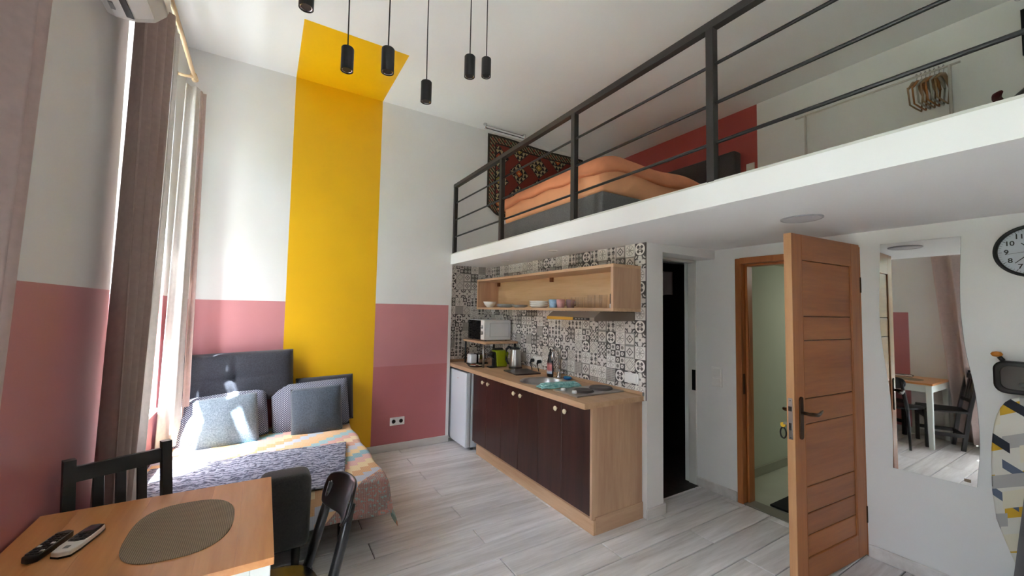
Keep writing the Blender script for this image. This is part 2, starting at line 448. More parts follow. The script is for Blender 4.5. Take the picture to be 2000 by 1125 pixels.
LEAF, nt, b = newmat('tree_leaves'); v, x, y, z = coords(nt)
nt.links.new(ramp(nt, noise(nt, v, 3, 3), [(.3, lin('3f5a2c')), (.7, lin('86a05c'))]), b.inputs['Base Color']); b.inputs['Roughness'].default_value = .6
BARK = plain('tree_bark', '5a4a3c', .9, var=.2, scale=10)
def tree(cx, cyy, zc, rxy, rz, label, seed):
    q = random.Random(seed); t = thing('tree', label, 'tree', (cx, cyy, -4.0), 'trees outside the windows')
    G().tube([(cx, cyy, -4), (cx+.1, cyy, zc-rz*.3), (cx, cyy+.1, zc+rz*.4)], [.22, .15, .05], 10).build('trunk', BARK, t, smooth=True)
    g = G()
    for k in range(2600):
        d = Vector((q.gauss(0, 1), q.gauss(0, 1), q.gauss(0, 1))).normalized()*(q.random()**.4)
        p = Vector((cx+d.x*rxy, cyy+d.y*rxy, zc+d.z*rz)); a = Vector((q.gauss(0, 1), q.gauss(0, 1), q.gauss(0, 1))).normalized()
        u_ = a.cross(Vector((0, 0, 1))).normalized()*.17; w_ = a.cross(u_).normalized()*.10
        g.face([g.vert(p+u_), g.vert(p+w_), g.vert(p-u_), g.vert(p-w_)])
    g.build('foliage', LEAF, t, open=True)
tree(-7.2, -2.6, 1.6, 1.72, 4.2, 'leafy green tree outside, farthest behind the photographer', 1)
tree(-6.8, .9, 1.9, 1.72, 4.4, 'leafy green tree outside the window beside the dining table', 2)
tree(-7.3, 4.4, 1.7, 1.72, 4.3, 'leafy green tree outside the window over the sofa bed', 3)
tree(-7.0, 8.0, 1.8, 1.72, 4.2, 'leafy green tree outside, farthest along the wall past the bed', 4)

# ------------------------------------------------------------------ patterned tiles
LIGHT, DARK, MID = lin('ded8d2'), lin('453f3f'), lin('969089')
def tilemat(name, kind):
    m, nt, b = newmat(name); v, x, y, z = coords(nt)
    p, q = x*(1/.048), z*(1/.048)
    ap, aq = p.abs(), q.abs(); r = (p*p+q*q).sqrt()
    u = (p+1).mod(1.0)*2-1; w = (q+1).mod(1.0)*2-1; au, aw = u.abs(), w.abs(); ru = (u*u+w*w).sqrt()
    par = ((p > 0)-(q > 0)).abs()
    light = LIGHT
    if kind == 0:
        d = ((ap-aq).abs() < .34)*(r > .3)*(r < .74); out = r > .97
        f = d.mx(out)*1.0; f = f.mx(((ap+aq) < .24)*.55); light = lin('ece7e1')
    elif kind == 1:
        f = (ap < .06).mx(aq < .06).mx((ap-aq).abs() < .07)*(r < .75)*.5; f = f.mx(((r-.82).abs() < .05)*.35); light = lin('e9e4de')
    elif kind == 2:
        f = (par > .5)*(ru > .62); f = f.mx((par < .5)*(ru < .6)*.7).mx((ru < .25)*(par > .5)*.8)
    elif kind == 3:
        f = (au < aw)*((par*-.35)+1.0)*(ru < 1.05)
    elif kind == 4:
        f = ((p*9.4).sin()*(q*9.4).sin() < .15)*.85; f = f*((r-.5).abs() > .08)
    elif kind == 5:
        dd = au+aw; f = (dd > .78)*.85; f = f.mx((dd < .5)*(dd > .28)*1.0)
    elif kind == 6:
        f = ((p*14.0).sin()*(q*14.0).sin() > .2)*.4; f = f.mx(((ap+aq-.8).abs() < .1)*.4); light = lin('e2dcd4')
    elif kind == 7:
        cp, cq = ap-1, aq-1; rc = (cp*cp+cq*cq).sqrt()
        f = ((rc-.55).abs() < .13).mx(rc < .22)*.95; f = f.mx((r < .18)*.8).mx(((ap-.45).abs()+(aq-.45).abs() < .12)*.9)
    elif kind == 8:
        f = ((p*22).sin() > .1)*((q*22).sin() > .1)*.7; f = f+.2; light = lin('c9c2ba')
    else:
        f = ((ap+aq-.62).abs() < .12)*.8; f = f.mx((r < .2)*.7).mx((ap > .82).mx(aq > .82)*.45)
    n_ = X(nt, noise(nt, v, 130, 3, .7))
    f = f*(n_*.5+.7)
    c = ramp(nt, f, [(0, light), (.5, MID), (1, DARK)])
    nt.links.new(c, b.inputs['Base Color']); b.inputs['Roughness'].default_value = .35
    return m
TM = [tilemat('patterned_tile_%s' % n, i) for i, n in enumerate(('petal', 'snowflake', 'discs', 'bowtie', 'lattice', 'diamond', 'fine', 'scroll', 'dots', 'rhomb'))]
TS = .0985
def tilemesh(i, w=TS, h=TS):
    q = G(); e = .0009; w2, h2 = w/2-e, h/2-e; c = .0012
    pts = [(-w2, -h2), (w2, -h2), (w2, h2), (-w2, h2)]
    a = [q.vert((p[0], 0, p[1])) for p in pts]; b = [q.vert((p[0], -.006+c, p[1])) for p in pts]
    d = [q.vert((p[0]-math.copysign(c, p[0]), -.006, p[1]-math.copysign(c, p[1]))) for p in pts]
    q.face(d)
    for k in range(4): q.face((a[k], a[(k+1) % 4], b[(k+1) % 4], b[k])); q.face((b[k], b[(k+1) % 4], d[(k+1) % 4], d[k]))
    me = bpy.data.meshes.new('wall_tile'); me.from_pydata(q.v, [], q.f); me.materials.append(TM[i]); return me
TMESH = [tilemesh(i) for i in range(len(TM))]
GROUT = plain('tile_grout', '6d6562', .9)
rt_ = random.Random(5)
def tilewall(name, horiz, n, start, step, plane):
    g = G(); z0, z1 = .85, 2.03
    if horiz: g.box(min(start, start+step*n)-.004, max(start, start+step*n), plane, plane+.004, z0, z1)
    else: g.box(plane, plane+.004, min(start, start+step*n)-.004, max(start, start+step*n), z0, z1)
    w = struct(g.build(name, GROUT))
    for j in range(12):
        z = .850+TS*(j+.5)
        if z > 2.03+.03: continue
        for i in range(n):
            kind = rt_.choices(range(10), (3, 4, 2, 2, 1.6, 1.5, 3, 1.6, 1.4, 1.6))[0]
            if not horiz and i == 0: kind = (0, 1, 7)[(j+1) % 3]
            o = bpy.data.objects.new('wall_tile', TMESH[kind]); COL.objects.link(o); o.parent = w
            c = start+step*(i+.5)
            if j == 11: 
                pass
            if horiz: o.location = Vector((c, plane, z))-ORG[w]
            else: o.location = Vector((plane, c, z))-ORG[w]; o.rotation_euler = (0, 0, -pi/2)
tilewall('wall_tiles_kitchen', False, 24, BW+.005, TS*1.017, K-.005)
tilewall('wall_tiles_niche', True, 6, K-.006, -TS, NB-.005)
# ------------------------------------------------------------------ curtains, pole, air conditioner
def curtmat(name, h, trans=.45):
    m, nt, b = newmat(name); out = nt.nodes['Material Output']; v, x, y, z = coords(nt)
    c = lin(h); col = ramp(nt, noise(nt, v, 40, 3), [(.3, [k*.95 for k in c]), (.7, [min(1, k*1.05) for k in c])])
    nt.links.new(col, b.inputs['Base Color']); b.inputs['Roughness'].default_value = .9
    t = nt.nodes.new('ShaderNodeBsdfTranslucent'); nt.links.new(col, t.inputs[0])
    mx = nt.nodes.new('ShaderNodeMixShader'); mx.inputs[0].default_value = trans
    nt.links.new(b.outputs[0], mx.inputs[1]); nt.links.new(t.outputs[0], mx.inputs[2]); nt.links.new(mx.outputs[0], out.inputs[0])
    return m
CURT = curtmat('dusty_pink_curtain', 'b39f98', .15)
CURTP = curtmat('rose_beige_curtain', 'dcc8c2', .35)
CURTW = curtmat('pale_curtain', 'ded8d4', .28)
def curtain(name, mat, top, bot, z1, z0, folds, amp, label, ph=0, group=None, power=1.0, parent=None, ampb=None):
    # top, bot: ((x,y),(x,y)) along the pole and at the hem
    (tx0, ty0), (tx1, ty1) = top; (bx0, by0), (bx1, by1) = bot
    ampb = amp*1.3 if ampb is None else ampb
    def fn(u, v):
        vv = v**power
        x = (tx0+(tx1-tx0)*u)*(1-vv)+(bx0+(bx1-bx0)*u)*vv
        y = (ty0+(ty1-ty0)*u)*(1-vv)+(by0+(by1-by0)*u)*vv
        a = (amp*(1-v)+ampb*v)
        w = math.sin(2*pi*folds*u+ph+.5*v)+.25*math.sin(4*pi*folds*u+1.3+v)
        dx, dy = (tx1-tx0)+1e-6, (ty1-ty0); l = math.hypot(dx, dy)
        return (x+dy/l*a*w*.9, y-dx/l*a*w*.9+.3*a*math.cos(2*pi*folds*u+ph), z1+(z0-z1)*v)
    g = G(); g.grid(max(40, int(folds*16)), 16, fn)
    o = g.build(name, mat, parent, smooth=True, solid=.004, open=True)
    if parent is None: mark(o, label, 'curtain', group)
    return o
curtain('curtain', CURT, ((-.575, 2.50), (-.575, 3.20)), ((-.56, 2.385), (-.56, 2.64)), 3.255, .03, 3.6, .034,
        'dusky beige-pink curtain hanging beside the air conditioner at the window over the sofa', ph=.6, power=1.6)
curtain('lining_curtain', CURTW, ((-.57, 3.20), (-.57, 3.33)), ((-.55, 2.60), (-.55, 2.95)), 3.25, .03, 1.3, .022,
        'pale sunlit curtain edge falling behind the dark slatted chair', ph=2.2, power=1.9)
curtain('curtain', CURTW, ((-.605, 3.955), (-.515, 3.99)), ((-.648, 3.93), (-.505, 3.985)), 3.225, .43, 1.6, .016,
        'narrow pale curtain gathered in the corner at the head of the bed', ph=1.0)
curtain('curtain', CURTP, ((-.525, 4.04), (-.490, 4.08)), ((-.52, 4.02), (-.480, 4.06)), 3.23, .43, 1.0, .012,
        'slim rose-beige curtain edge in the corner behind the pale curtain', ph=.4)
curtain('curtain', CURTP, ((-.545, .72), (-.53, 1.60)), ((-.565, .80), (-.555, 1.36)), 3.25, .03, 3.6, .055,
        'rose-beige curtain at the left edge beside the dining table', ph=2.5)
curtain('curtain', CURTP, ((-.545, -.5), (-.545, -.1)), ((-.565, -.55), (-.565, -.15)), 3.25, .03, 2.6, .04,
        'rose-beige curtain on the far side of the window behind the photographer', ph=.5)
pole = thing('curtain_pole', 'pale wooden curtain pole running along the wall above the sofa window', 'curtain rod', (-.55, 3.2, 3.29))
G().tube([(-.55, 2.46, 3.30), (-.55, 3.96, 3.285)], .014, 14).build('pole', RODW, pole, smooth=True)
g = G(); g.lathe([(.0, .0), (.014, .0), (.02, .01), (.022, .025), (.014, .04), (.0, .045)], (-.55, 3.955, 3.285), 14, 'Y'); g.build('finial', RODW, pole, smooth=True)
for yy in (3.90,):
    g = G(); g.tube([(XL, yy-.01, 3.262), (-.60, yy, 3.262), (-.555, yy, 3.27)], .011, 10); g.lathe([(.018, 0), (.02, .012), (.012, .02)], (XL, yy-.01, 3.262), 12, 'X'); g.build('bracket', RODW, pole, smooth=True)
for k in range(5):
    yy = 3.90+.018*k
    G().tube([(-.55+.02*math.cos(a), yy, 3.282+.02*math.sin(a)) for a in [2*pi*j/14 for j in range(15)]], .0025, 6, False).build('ring', RODW, pole, smooth=True)
pole2 = thing('curtain_pole', 'wooden curtain pole above the window behind the photographer', 'curtain rod', (-.53, .4, 3.30))
G().tube([(-.53, -.65, 3.30), (-.53, 1.68, 3.30)], .014, 14).build('pole', RODW, pole2, smooth=True)
for yy in (-.6, 1.62): G().tube([(XL, yy, 3.28), (-.53, yy, 3.285)], .011, 10).build('bracket', RODW, pole2, smooth=True)
# air conditioner
AC = thing('air_conditioner', 'white wall-mounted air conditioner with a dark louvre slot, cut by the top edge', 'air conditioner', (XL, 2.05, 2.79))
prof = [(XL, 3.09), (XL, 2.80), (XL+.03, 2.79), (XL+.10, 2.792), (XL+.165, 2.815), (XL+.205, 2.86), (XL+.21, 2.92), (XL+.20, 3.06), (XL+.17, 3.09)]
G().prism(prof, 1.63, 2.44, 'Y').build('body', plain('ac_casing', 'd8d6d2', .4), AC, bevel=.006)
G().prism([(XL+.072, 2.7895), (XL+.098, 2.7875), (XL+.098, 2.795), (XL+.072, 2.795)], 1.66, 2.41, 'Y').build('louvre_slot', BLKPL, AC)
G().prism([(XL+.104, 2.788), (XL+.168, 2.8105), (XL+.168, 2.82), (XL+.104, 2.797)], 1.66, 2.40, 'Y').build('flap', WPL, AC, bevel=.002)
G().box(XL+.03, XL+.045, 2.32, 2.37, 2.786, 2.792).build('clip', GREYP, AC)
G().prism([(XL+.2105, 2.87), (XL+.2155, 2.925), (XL+.205, 3.055), (XL+.198, 3.055), (XL+.205, 2.925)], 1.64, 2.43, 'Y').build('front_panel', WPL, AC)

# ------------------------------------------------------------------ sofa bed with bedding
SB = thing('sofa_bed', 'dark grey fabric sofa bed unfolded under the window by the yellow stripe', 'sofa bed', (.05, 3.4, 0))
G().box(.015, .26, 2.44, 2.625, .22, .602).build('armrest', DKFAB2, SB, bevel=.045, seg=4, smooth=True)
G().box(-.62, .24, 2.63, 4.29, .12, .395).build('seat_base', DKFAB, SB, bevel=.025, seg=3, smooth=True)
G().box(.245, .70, 2.72, 4.27, .20, .395).build('pull_out_section', DKFAB, SB, bevel=.025, seg=3, smooth=True)
for (lx, ly) in ((.47, 2.78), (.63, 4.2), (.47, 4.2)): G().tube([(lx, ly, .21), (lx, ly, 0)], [.022, .018], 12).build('leg', BLKMET, SB, smooth=True)
for (lx, ly) in ((.2, 2.52), (-.56, 2.72), (-.56, 4.2)): G().tube([(lx, ly, .2), (lx, ly, 0)], [.022, .018], 12).build('leg', BLKMET, SB, smooth=True)
# patchwork cover
def patchmat():
    m, nt, b = newmat('patchwork_cover'); v, x, y, z = coords(nt, 'UV')
    s = .060
    i = (x/s).floor(); j = (y/(s*.80)).floor()
    d = (i*1.0-j)+200
    k = (d/2).floor().mod(13)/13+.02
    P = [lin(h) for h in ('d6a66c', '7fb0bb', 'cf9288', 'dcc698', 'c48a70', 'aeb4c4', 'dfba78', '6ea4b2', 'd39c94', 'dcc48e', 'c98f52', 'a7b0c2', 'd9aa78')]
    c = ramp(nt, k, [(n/13, P[n]) for n in range(13)], 'CONSTANT')
    b2 = [lin(h) for h in ('8a4a44', '6d4442', 'a85c50', '5f8580', 'b8703f', '7c4440')]
    c2 = ramp(nt, (d/2).floor().mod(6)/6+.02, [(n/6, b2[n]) for n in range(6)], 'CONSTANT')
    mot = X(nt, noise(nt, v, 55, 2, .6))
    c2 = mixc(nt, (mot > .58), c2, lin('5f908c'))
    c = mixc(nt, (i - j*.62 > 21.5), c, c2) if False else mixc(nt, (x - y*1.0) > -2.12, c, c2)
    hatch = ((x*600).sin()*.5+.5)*.12 + X(nt, noise(nt, v, 140, 3, .7))*.25
    c = mixc(nt, hatch, c, lin('efe4d6'))
    nt.links.new(c, b.inputs['Base Color']); b.inputs['Roughness'].default_value = .9
    bump(nt, b, X(nt, noise(nt, v, 60, 3)), .25, .004)
    return m
def drape(name, mat, x0, x1, y0, y1, bx, by, ztop, nu, nv, wr, label, cat, flare=.25, thick=.006, skew=0):
    g = G(); uv = []
    def fn(u, v):
        cx, cyy = x0+(x1-x0-skew*(1-v))*u, y0+(y1-y0)*v
        a, b = max(0, cx-bx), max(0, by-cyy)
        w = wr*(math.sin(9*cx+4*cyy)+.7*math.sin(13*cyy-5*cx+1)+.5*math.sin(23*cx+2)+.4*math.sin(29*cyy+cx*7))
        px, py, pz = min(cx, bx), max(cyy, by), ztop+w
        if a > 0 or b > 0:
            l = math.hypot(a, b); rr = .03; drop = max(a, b) if min(a, b) < .02 else l*.97
            px += (flare*.5*a + min(a, rr)*.7) * (1.0+.35*math.sin(14*cyy)); py -= (flare*.5*b + min(b, rr)*.7) * (1.0+.3*math.sin(12*cx))
            mc = min(a, b); px += mc*.16; py -= mc*.12
            pz = ztop - max(0, drop-rr*.5)*.97 + w*.3
        return (px, py, max(pz, .012))
    g.grid(nu, nv, fn)
    o = g.build(name, mat, None, smooth=True, open=True)
    me = o.data; ul = me.uv_layers.new(name='flat')
    idx = {}
    n = 0
    for i in range(nu+1):
        for j in range(nv+1):
            idx[n] = (x0+(x1-x0)*i/nu, y0+(y1-y0)*j/nv); n += 1
    if len(me.vertices) == n:
        for l in me.loops: ul.data[l.index].uv = idx[l.vertex_index]
    md = o.modifiers.new('thickness', 'SOLIDIFY'); md.thickness = thick; md.offset = 1
    return mark(o, label, cat)
drape('bedspread', patchmat(), -.61, .95, 2.47, 4.27, .70, 2.69, .408, 90, 100, .0016, 'pastel zigzag patchwork cover spread over the sofa bed', 'bedspread')
def throwmat():
    m, nt, b = newmat('grey_throw'); v, x, y, z = coords(nt, 'UV')
    w = nt.nodes.new('ShaderNodeTexWave'); w.wave_type = 'BANDS'; w.bands_direction = 'Y'; nt.links.new(v, w.inputs['Vector'])
    w.inputs['Scale'].default_value = 7; w.inputs['Distortion'].default_value = 11; w.inputs['Detail'].default_value = 3; w.inputs['Detail Scale'].default_value = 2.2
    vo = nt.nodes.new('ShaderNodeTexVoronoi'); vo.feature = 'DISTANCE_TO_EDGE'; vo.inputs['Scale'].default_value = 28; nt.links.new(v, vo.inputs['Vector'])
    f = X(nt, w.outputs[1])*.6+X(nt, noise(nt, v, 45, 4, .7, 1.5))*.6
    c = ramp(nt, f, [(.22, lin('3a3d4c')), (.45, lin('767988')), (.78, lin('a6a8b5'))])
    nt.links.new(c, b.inputs['Base Color']); b.inputs['Roughness'].default_value = .95
    bump(nt, b, f, .8, .012)
    return m
drape('throw_blanket', throwmat(), -.58, .60, 2.66, 3.46, 2.0, 2.0, .424, 90, 60, .004, 'crinkled grey throw blanket laid across the patchwork bedspread', 'blanket', thick=.012, skew=.14)
# cushions
def pillow(name, mat, w, h, t, loc, lean, rz, label, cat='pillow', roll=0, tuft=False, n=20, pinch=.05, pw=2.0, seam=None, group=None):
    g = G()
    def side(sgn):
        def fn(u, v):
            a, b = u*2-1, v*2-1
            k = 1-pinch*(1-abs(b)**2)*abs(a)**3; k2 = 1-pinch*(1-abs(a)**2)*abs(b)**3
            d = (1-abs(a)**pw)*(1-abs(b)**pw)
            d = max(d, 0)**(.55 if pw > 4 else .62)
            if tuft:
                d *= 1-.22*math.exp(-(a/.035)**2)-.05*math.exp(-(b/.05)**2)-.38*math.exp(-((a/.16)**2+(b/.22)**2))
            wr = .004*math.sin(7*a+5*b)*math.sin(6*b-2*a) if not tuft else 0
            return (a*k2*w/2, sgn*(d*t/2+wr*d), b*k*h/2)
        return fn
    g.grid(n, n, side(-1)); g.grid(n, n, side(1))
    o = g.build(name, mat, None, smooth=True, local=True)
    o.location = loc; o.rotation_euler = (lean, roll, rz)
    return mark(o, label, cat, group)
DOT = None
def dotmat():
    m, nt, b = newmat('dotted_pillow_cotton'); v, x, y, z = coords(nt)
    s = .017
    p, q = (x+z)/s, (z-x)/s
    f = ((p.fract()-.5).abs() < .24)*((q.fract()-.5).abs() < .24)
    nt.links.new(mixc(nt, f, lin('4c4f60'), lin('c5cad6')), b.inputs['Base Color']); b.inputs['Roughness'].default_value = .9
    return m
DOT = dotmat()
pillow('back_cushion', DKFAB, .88, .43, .19, (-.19, 4.22, .88), -.08, 0, 'wide charcoal tufted cushion standing against the wall above the bed', 'cushion', roll=-.035, tuft=True, n=40, pinch=.02, pw=7)
pillow('back_cushion', DKFAB, .50, .43, .13, (.53, 4.235, .625), -.10, 0, 'charcoal cushion mostly hidden behind the dotted pillow by the yellow stripe', 'cushion', roll=-.03, n=26, pinch=.03, pw=6)
pillow('dotted_pillow', DOT, .66, .40, .17, (-.27, 4.06, .585), -.38, .02, 'dark dotted pillow behind the sunlit grey cushion', roll=-.09)
pillow('dotted_pillow', DOT, .62, .42, .16, (.40, 4.09, .61), -.26, -.04, 'dotted pillow behind the darker square cushion at right', roll=-.06)
pillow('square_cushion', CUSH, .42, .39, .14, (-.215, 3.92, .585), -.33, .10, 'blue-grey square cushion striped by sunlight', 'cushion', roll=-.06)
pillow('square_cushion', CUSH2, .40, .39, .13, (.43, 3.945, .60), -.24, -.05, 'dark slate square cushion in shade at the right of the bed', 'cushion', roll=-.05)
# socket on the pink wall
def socket(name, c, w, h, n, wall_axis, label):
    t = thing(name, label, 'socket', c)
    if wall_axis == 'Y':
        G().box(c[0]-w/2, c[0]+w/2, c[1]-.009, c[1], c[2]-h/2, c[2]+h/2).build('frame', WPL, t, bevel=.003)
        for k in range(n):
            cx = c[0]-w/2+w*(k+.5)/n
            g = G(); g.lathe([(.021, -.0105), (.021, -.0095), (.018, -.0095)], (cx, c[1], c[2]), 20, 'Y', False); g.build('ring', GREYP, t)
            g = G(); g.lathe([(.0185, -.0092), (.0, -.0092)], (cx, c[1], c[2]), 20, 'Y'); g.build('well', plain('socket_well', '9a9692', .5) if 'socket_well' not in MATS else MATS['socket_well'], t)
    else:
        G().box(c[0]-.009, c[0], c[1]-w/2, c[1]+w/2, c[2]-h/2, c[2]+h/2).build('frame', WPL, t, bevel=.003)
        for k in range(n):
            zz = c[2]-h/2+h*(k+.5)/n
            G().box(c[0]-.013, c[0]-.008, c[1]-w*.36, c[1]+w*.36, zz-h/n*.38, zz+h/n*.38).build('rocker', WPL, t, bevel=.002)
    return t
socket('wall_socket', (1.252, B, .304), .155, .083, 2, 'Y', 'white double socket on the dusky red wall beside the fridge')

# ------------------------------------------------------------------ dining table and chairs
TZ = .742
TB = thing('dining_table', 'pine-topped dining table with white legs at the bottom left', 'table', (-.29, 1.77, 0))
tx0, tx1, ty0, ty1 = -.645, .058, 1.445, 2.118
n = 7
for k in range(n):
    a, b = tx0+(tx1-tx0)*k/n, tx0+(tx1-tx0)*(k+1)/n
    G().box(a, b, ty0, ty1, TZ-.022, TZ).build('top_board', PINE, TB, bevel=.0005, seg=1)
for (lx, ly) in ((tx0+.035, ty0+.035), (tx1-.035, ty0+.035), (tx0+.035, ty1-.035), (tx1-.035, ty1-.035)):
    g = G(); h = .027; sx = 1 if lx < -.3 else -1; sy = 1 if ly < 1.77 else -1
    pts = [(-h, -h), (h, -h), (h, h), (-h, h)]
    b = [g.vert((lx+p[0]*.75-sx*.006, ly+p[1]*.75-sy*.006, 0)) for p in pts]; t = [g.vert((lx+p[0], ly+p[1], TZ-.022)) for p in pts]
    g.face(b[::-1]); g.face(t)
    for k in range(4): g.face((b[k], b[(k+1) % 4], t[(k+1) % 4], t[k]))
    g.build('leg', TABLEW, TB, bevel=.003)
for (a0, a1, b0, b1) in ((tx0+.062, tx1-.062, ty0+.012, ty0+.032), (tx0+.062, tx1-.062, ty1-.032, ty1-.012), (tx0+.012, tx0+.032, ty0+.062, ty1-.062), (tx1-.032, tx1-.012, ty0+.062, ty1-.062)):
    G().box(a0, a1, b0, b1, TZ-.105, TZ-.022).build('apron', TABLEW, TB, bevel=.002)
# placemat
def mat_weave():
    m, nt, b = newmat('placemat_weave'); v, x, y, z = coords(nt)
    s = (x*1150).sin()*.5+.5; t_ = (y*700).sin()*.5+.5
    f = s*.7+t_*.3
    nt.links.new(ramp(nt, f, [(.2, lin('766a57')), (.7, lin('a3957e'))]), b.inputs['Base Color']); b.inputs['Roughness'].default_value = .7
    bump(nt, b, f, .5, .002); return m
pts = []
for k in range(72):
    a = 2*pi*k/72; c_, s_ = math.cos(a), math.sin(a)
    r = 1/((abs(c_)/.145)**2.7+(abs(s_)/.205)**2.7)**(1/2.7)
    sk = 0.06*s_*c_
    pts.append((-.212+r*c_*(1+.05*c_), 1.785+r*s_-.12*r*c_*.4))
o = G().prism(pts, TZ, TZ+.003).build('placemat', mat_weave(), bevel=.001, seg=1); mark(o, 'brown woven oval placemat on the dining table', 'placemat')
# remotes
def remote(label, white, p0, p1, w):
    p0, p1 = Vector(p0), Vector(p1); l = (p1-p0).length; ang = math.atan2(p1.y-p0.y, p1.x-p0.x)
    t = thing('remote_control', label, 'remote', (0, 0, 0))
    pts = []
    for k in range(24):
        a = 2*pi*k/24; r = 1/((abs(math.cos(a))/(l/2))**5+(abs(math.sin(a))/(w/2))**5)**.2
        x = r*math.cos(a); y = r*math.sin(a)*(1.0 if not white else (1.08-.16*x/l))
        pts.append((x, y))
    G().prism(pts, 0, .019).build('body', BLKPL if not white else WPL, t, bevel=.004, seg=3)
    if white:
        q = [(x*.62+l*.17, y*.86) for x, y in pts]
        G().prism(q, .0188, .0202).build('keypad', BLKPL, t)
        G().box(l*.22, l*.43, -w*.3, w*.3, .0202, .0208).build('display', plain('lcd', '4b4a52', .2), t)
        for i in range(3):
            for j in range(3): G().box(-l*.07+i*.016-.005, -l*.07+i*.016+.005, (j-1)*w*.24-.004, (j-1)*w*.24+.004, .02, .0225).build('button', plain('remote_key', '1f2022', .4) if 'remote_key' not in MATS else MATS['remote_key'], t, bevel=.001, seg=1)
        G().box(-l*.36, -l*.27, -.007, .007, .019, .0194).build('logo_mark', GREYP, t)
        G().prism([(x*1.0, y*1.02) for x, y in pts], .0, .006).build('back_shell', BLKPL, t)
    else:
        for i in range(9):
            for j in range(3):
                light = (i, j) in ((1, 0), (3, 2), (4, 0))
                G().box(-l*.36+i*l*.085-.0045, -l*.36+i*l*.085+.0045, (j-1)*w*.27-.005, (j-1)*w*.27+.005, .0185, .0212).build('button', WPL if light else (MATS.get('remote_key') or plain('remote_key', '1f2022', .4)), t, bevel=.001, seg=1)
        for s_ in (-1, 1): G().box(-l*.35, l*.42, s_*w*.43-.001, s_*w*.43+.001, .0188, .0196).build('trim_line', GREYP, t)
    t.location = ((p0.x+p1.x)/2, (p0.y+p1.y)/2, TZ); t.rotation_euler = (0, 0, ang)
    return t
remote('black remote control with pale keys on the pine table', False, (-.553, 1.748, 0), (-.512, 1.905, 0), .044)
remote('white remote control with black keypad next to the black remote', True, (-.487, 1.742, 0), (-.440, 1.905, 0), .050)

def slat_chair(label):
    t = thing('slatted_chair', label, 'chair', (0, 0, 0), 'black slat-back chairs at the dining table')
    # faces +Y, back posts at y=0; origin at floor between the back posts
    hw = .148
    for s in (-1, 1):
        g = G(); x = s*hw; a = .0175; d = .017
        prof = [(.06, 0), (.0, .44), (-.085, .89)]
        for k in range(2):
            (y0_, z0_), (y1_, z1_) = prof[k], prof[k+1]
            i = [g.vert(p) for p in ((x-a, y0_-d, z0_), (x+a, y0_-d, z0_), (x+a, y0_+d, z0_), (x-a, y0_+d, z0_), (x-a, y1_-d, z1_), (x+a, y1_-d, z1_), (x+a, y1_+d, z1_), (x-a, y1_+d, z1_))]
            for q in ((0, 1, 5, 4), (1, 2, 6, 5), (2, 3, 7, 6), (3, 0, 4, 7)): g.face([i[m] for m in q])
            if k == 0: g.face([i[m] for m in (3, 2, 1, 0)])
            else: g.face([i[m] for m in (4, 5, 6, 7)])
        g.build('back_post', BLACKWOOD, t)
        G().prism([(s*.185-.018, .36-.018), (s*.185+.018, .36-.018), (s*.185+.018, .36+.018), (s*.185-.018, .36+.018)], 0, .42).build('leg', BLACKWOOD, t, bevel=.003)
        g = G(); g.prism([(.045, .15), (.345, .15), (.345, .19), (.045, .19)], s*.170-.01, s*.170+.01, 'X'); g.build('stretcher', BLACKWOOD, t)
    G().box(-.15, .15, .045, .065, .16, .19).build('rear_stretcher', BLACKWOOD, t)
    G().box(-.16, .16, .35, .37, .33, .42).build('front_rail', BLACKWOOD, t)
    g = G(); g.prism([(-.165, -.01), (.165, -.01), (.20, .37), (-.20, .37)], .42, .446); g.build('seat', BLACKWOOD, t, bevel=.006)
    sl_ = -.085/.45
    def yb(z): return sl_*(z-.44)
    for z0_, z1_, nm in ((.805, .862, 'top_rail'), (.545, .585, 'lower_rail')):
        g = G(); g.prism([(yb(z0_)-.009, z0_), (yb(z0_)+.009, z0_), (yb(z1_)+.009, z1_), (yb(z1_)-.009, z1_)], -.132, .132, 'X'); g.build(nm, BLACKWOOD, t, bevel=.002)
    for k in range(3):
        x = (k-1)*.066
        g = G(); g.prism([(yb(.58)-.006, .58), (yb(.58)+.006, .58), (yb(.81)+.006, .81), (yb(.81)-.006, .81)], x-.0165, x+.0165, 'X'); g.build('slat', BLACKWOOD, t, bevel=.002)
    return t
c1 = slat_chair('black slat-back chair on the far side of the dining table before the bed')
c1.location = (-.449, 2.236, 0); c1.rotation_euler = (0, 0, pi+.437)
c2 = clone(c1, 'black slat-back chair on the near side of the dining table, seen in the mirror')
c2.location = (-.37, 1.285, 0); c2.rotation_euler = (0, 0, -.45)
# rounded black chair
BC = thing('round_back_chair', 'black wooden chair with a rounded curved backrest and splayed legs beside the pine table', 'chair', (0, 0, 0))
BL = plain('black_lacquer', '121214', .28, var=.05)
def plate(u, v, off):
    a = (u-.5)*2; W2, H2 = .155, .072
    bb = (v-.5)*2; shrink = 1-.16*abs(bb)**3-(.06 if bb < 0 else 0)*abs(bb)
    hh = H2*(1-.25*abs(a)**4)
    return (-.195-.078+.045*a*a+off-.10*(bb*hh)/.3, a*W2*shrink, .742+bb*hh)
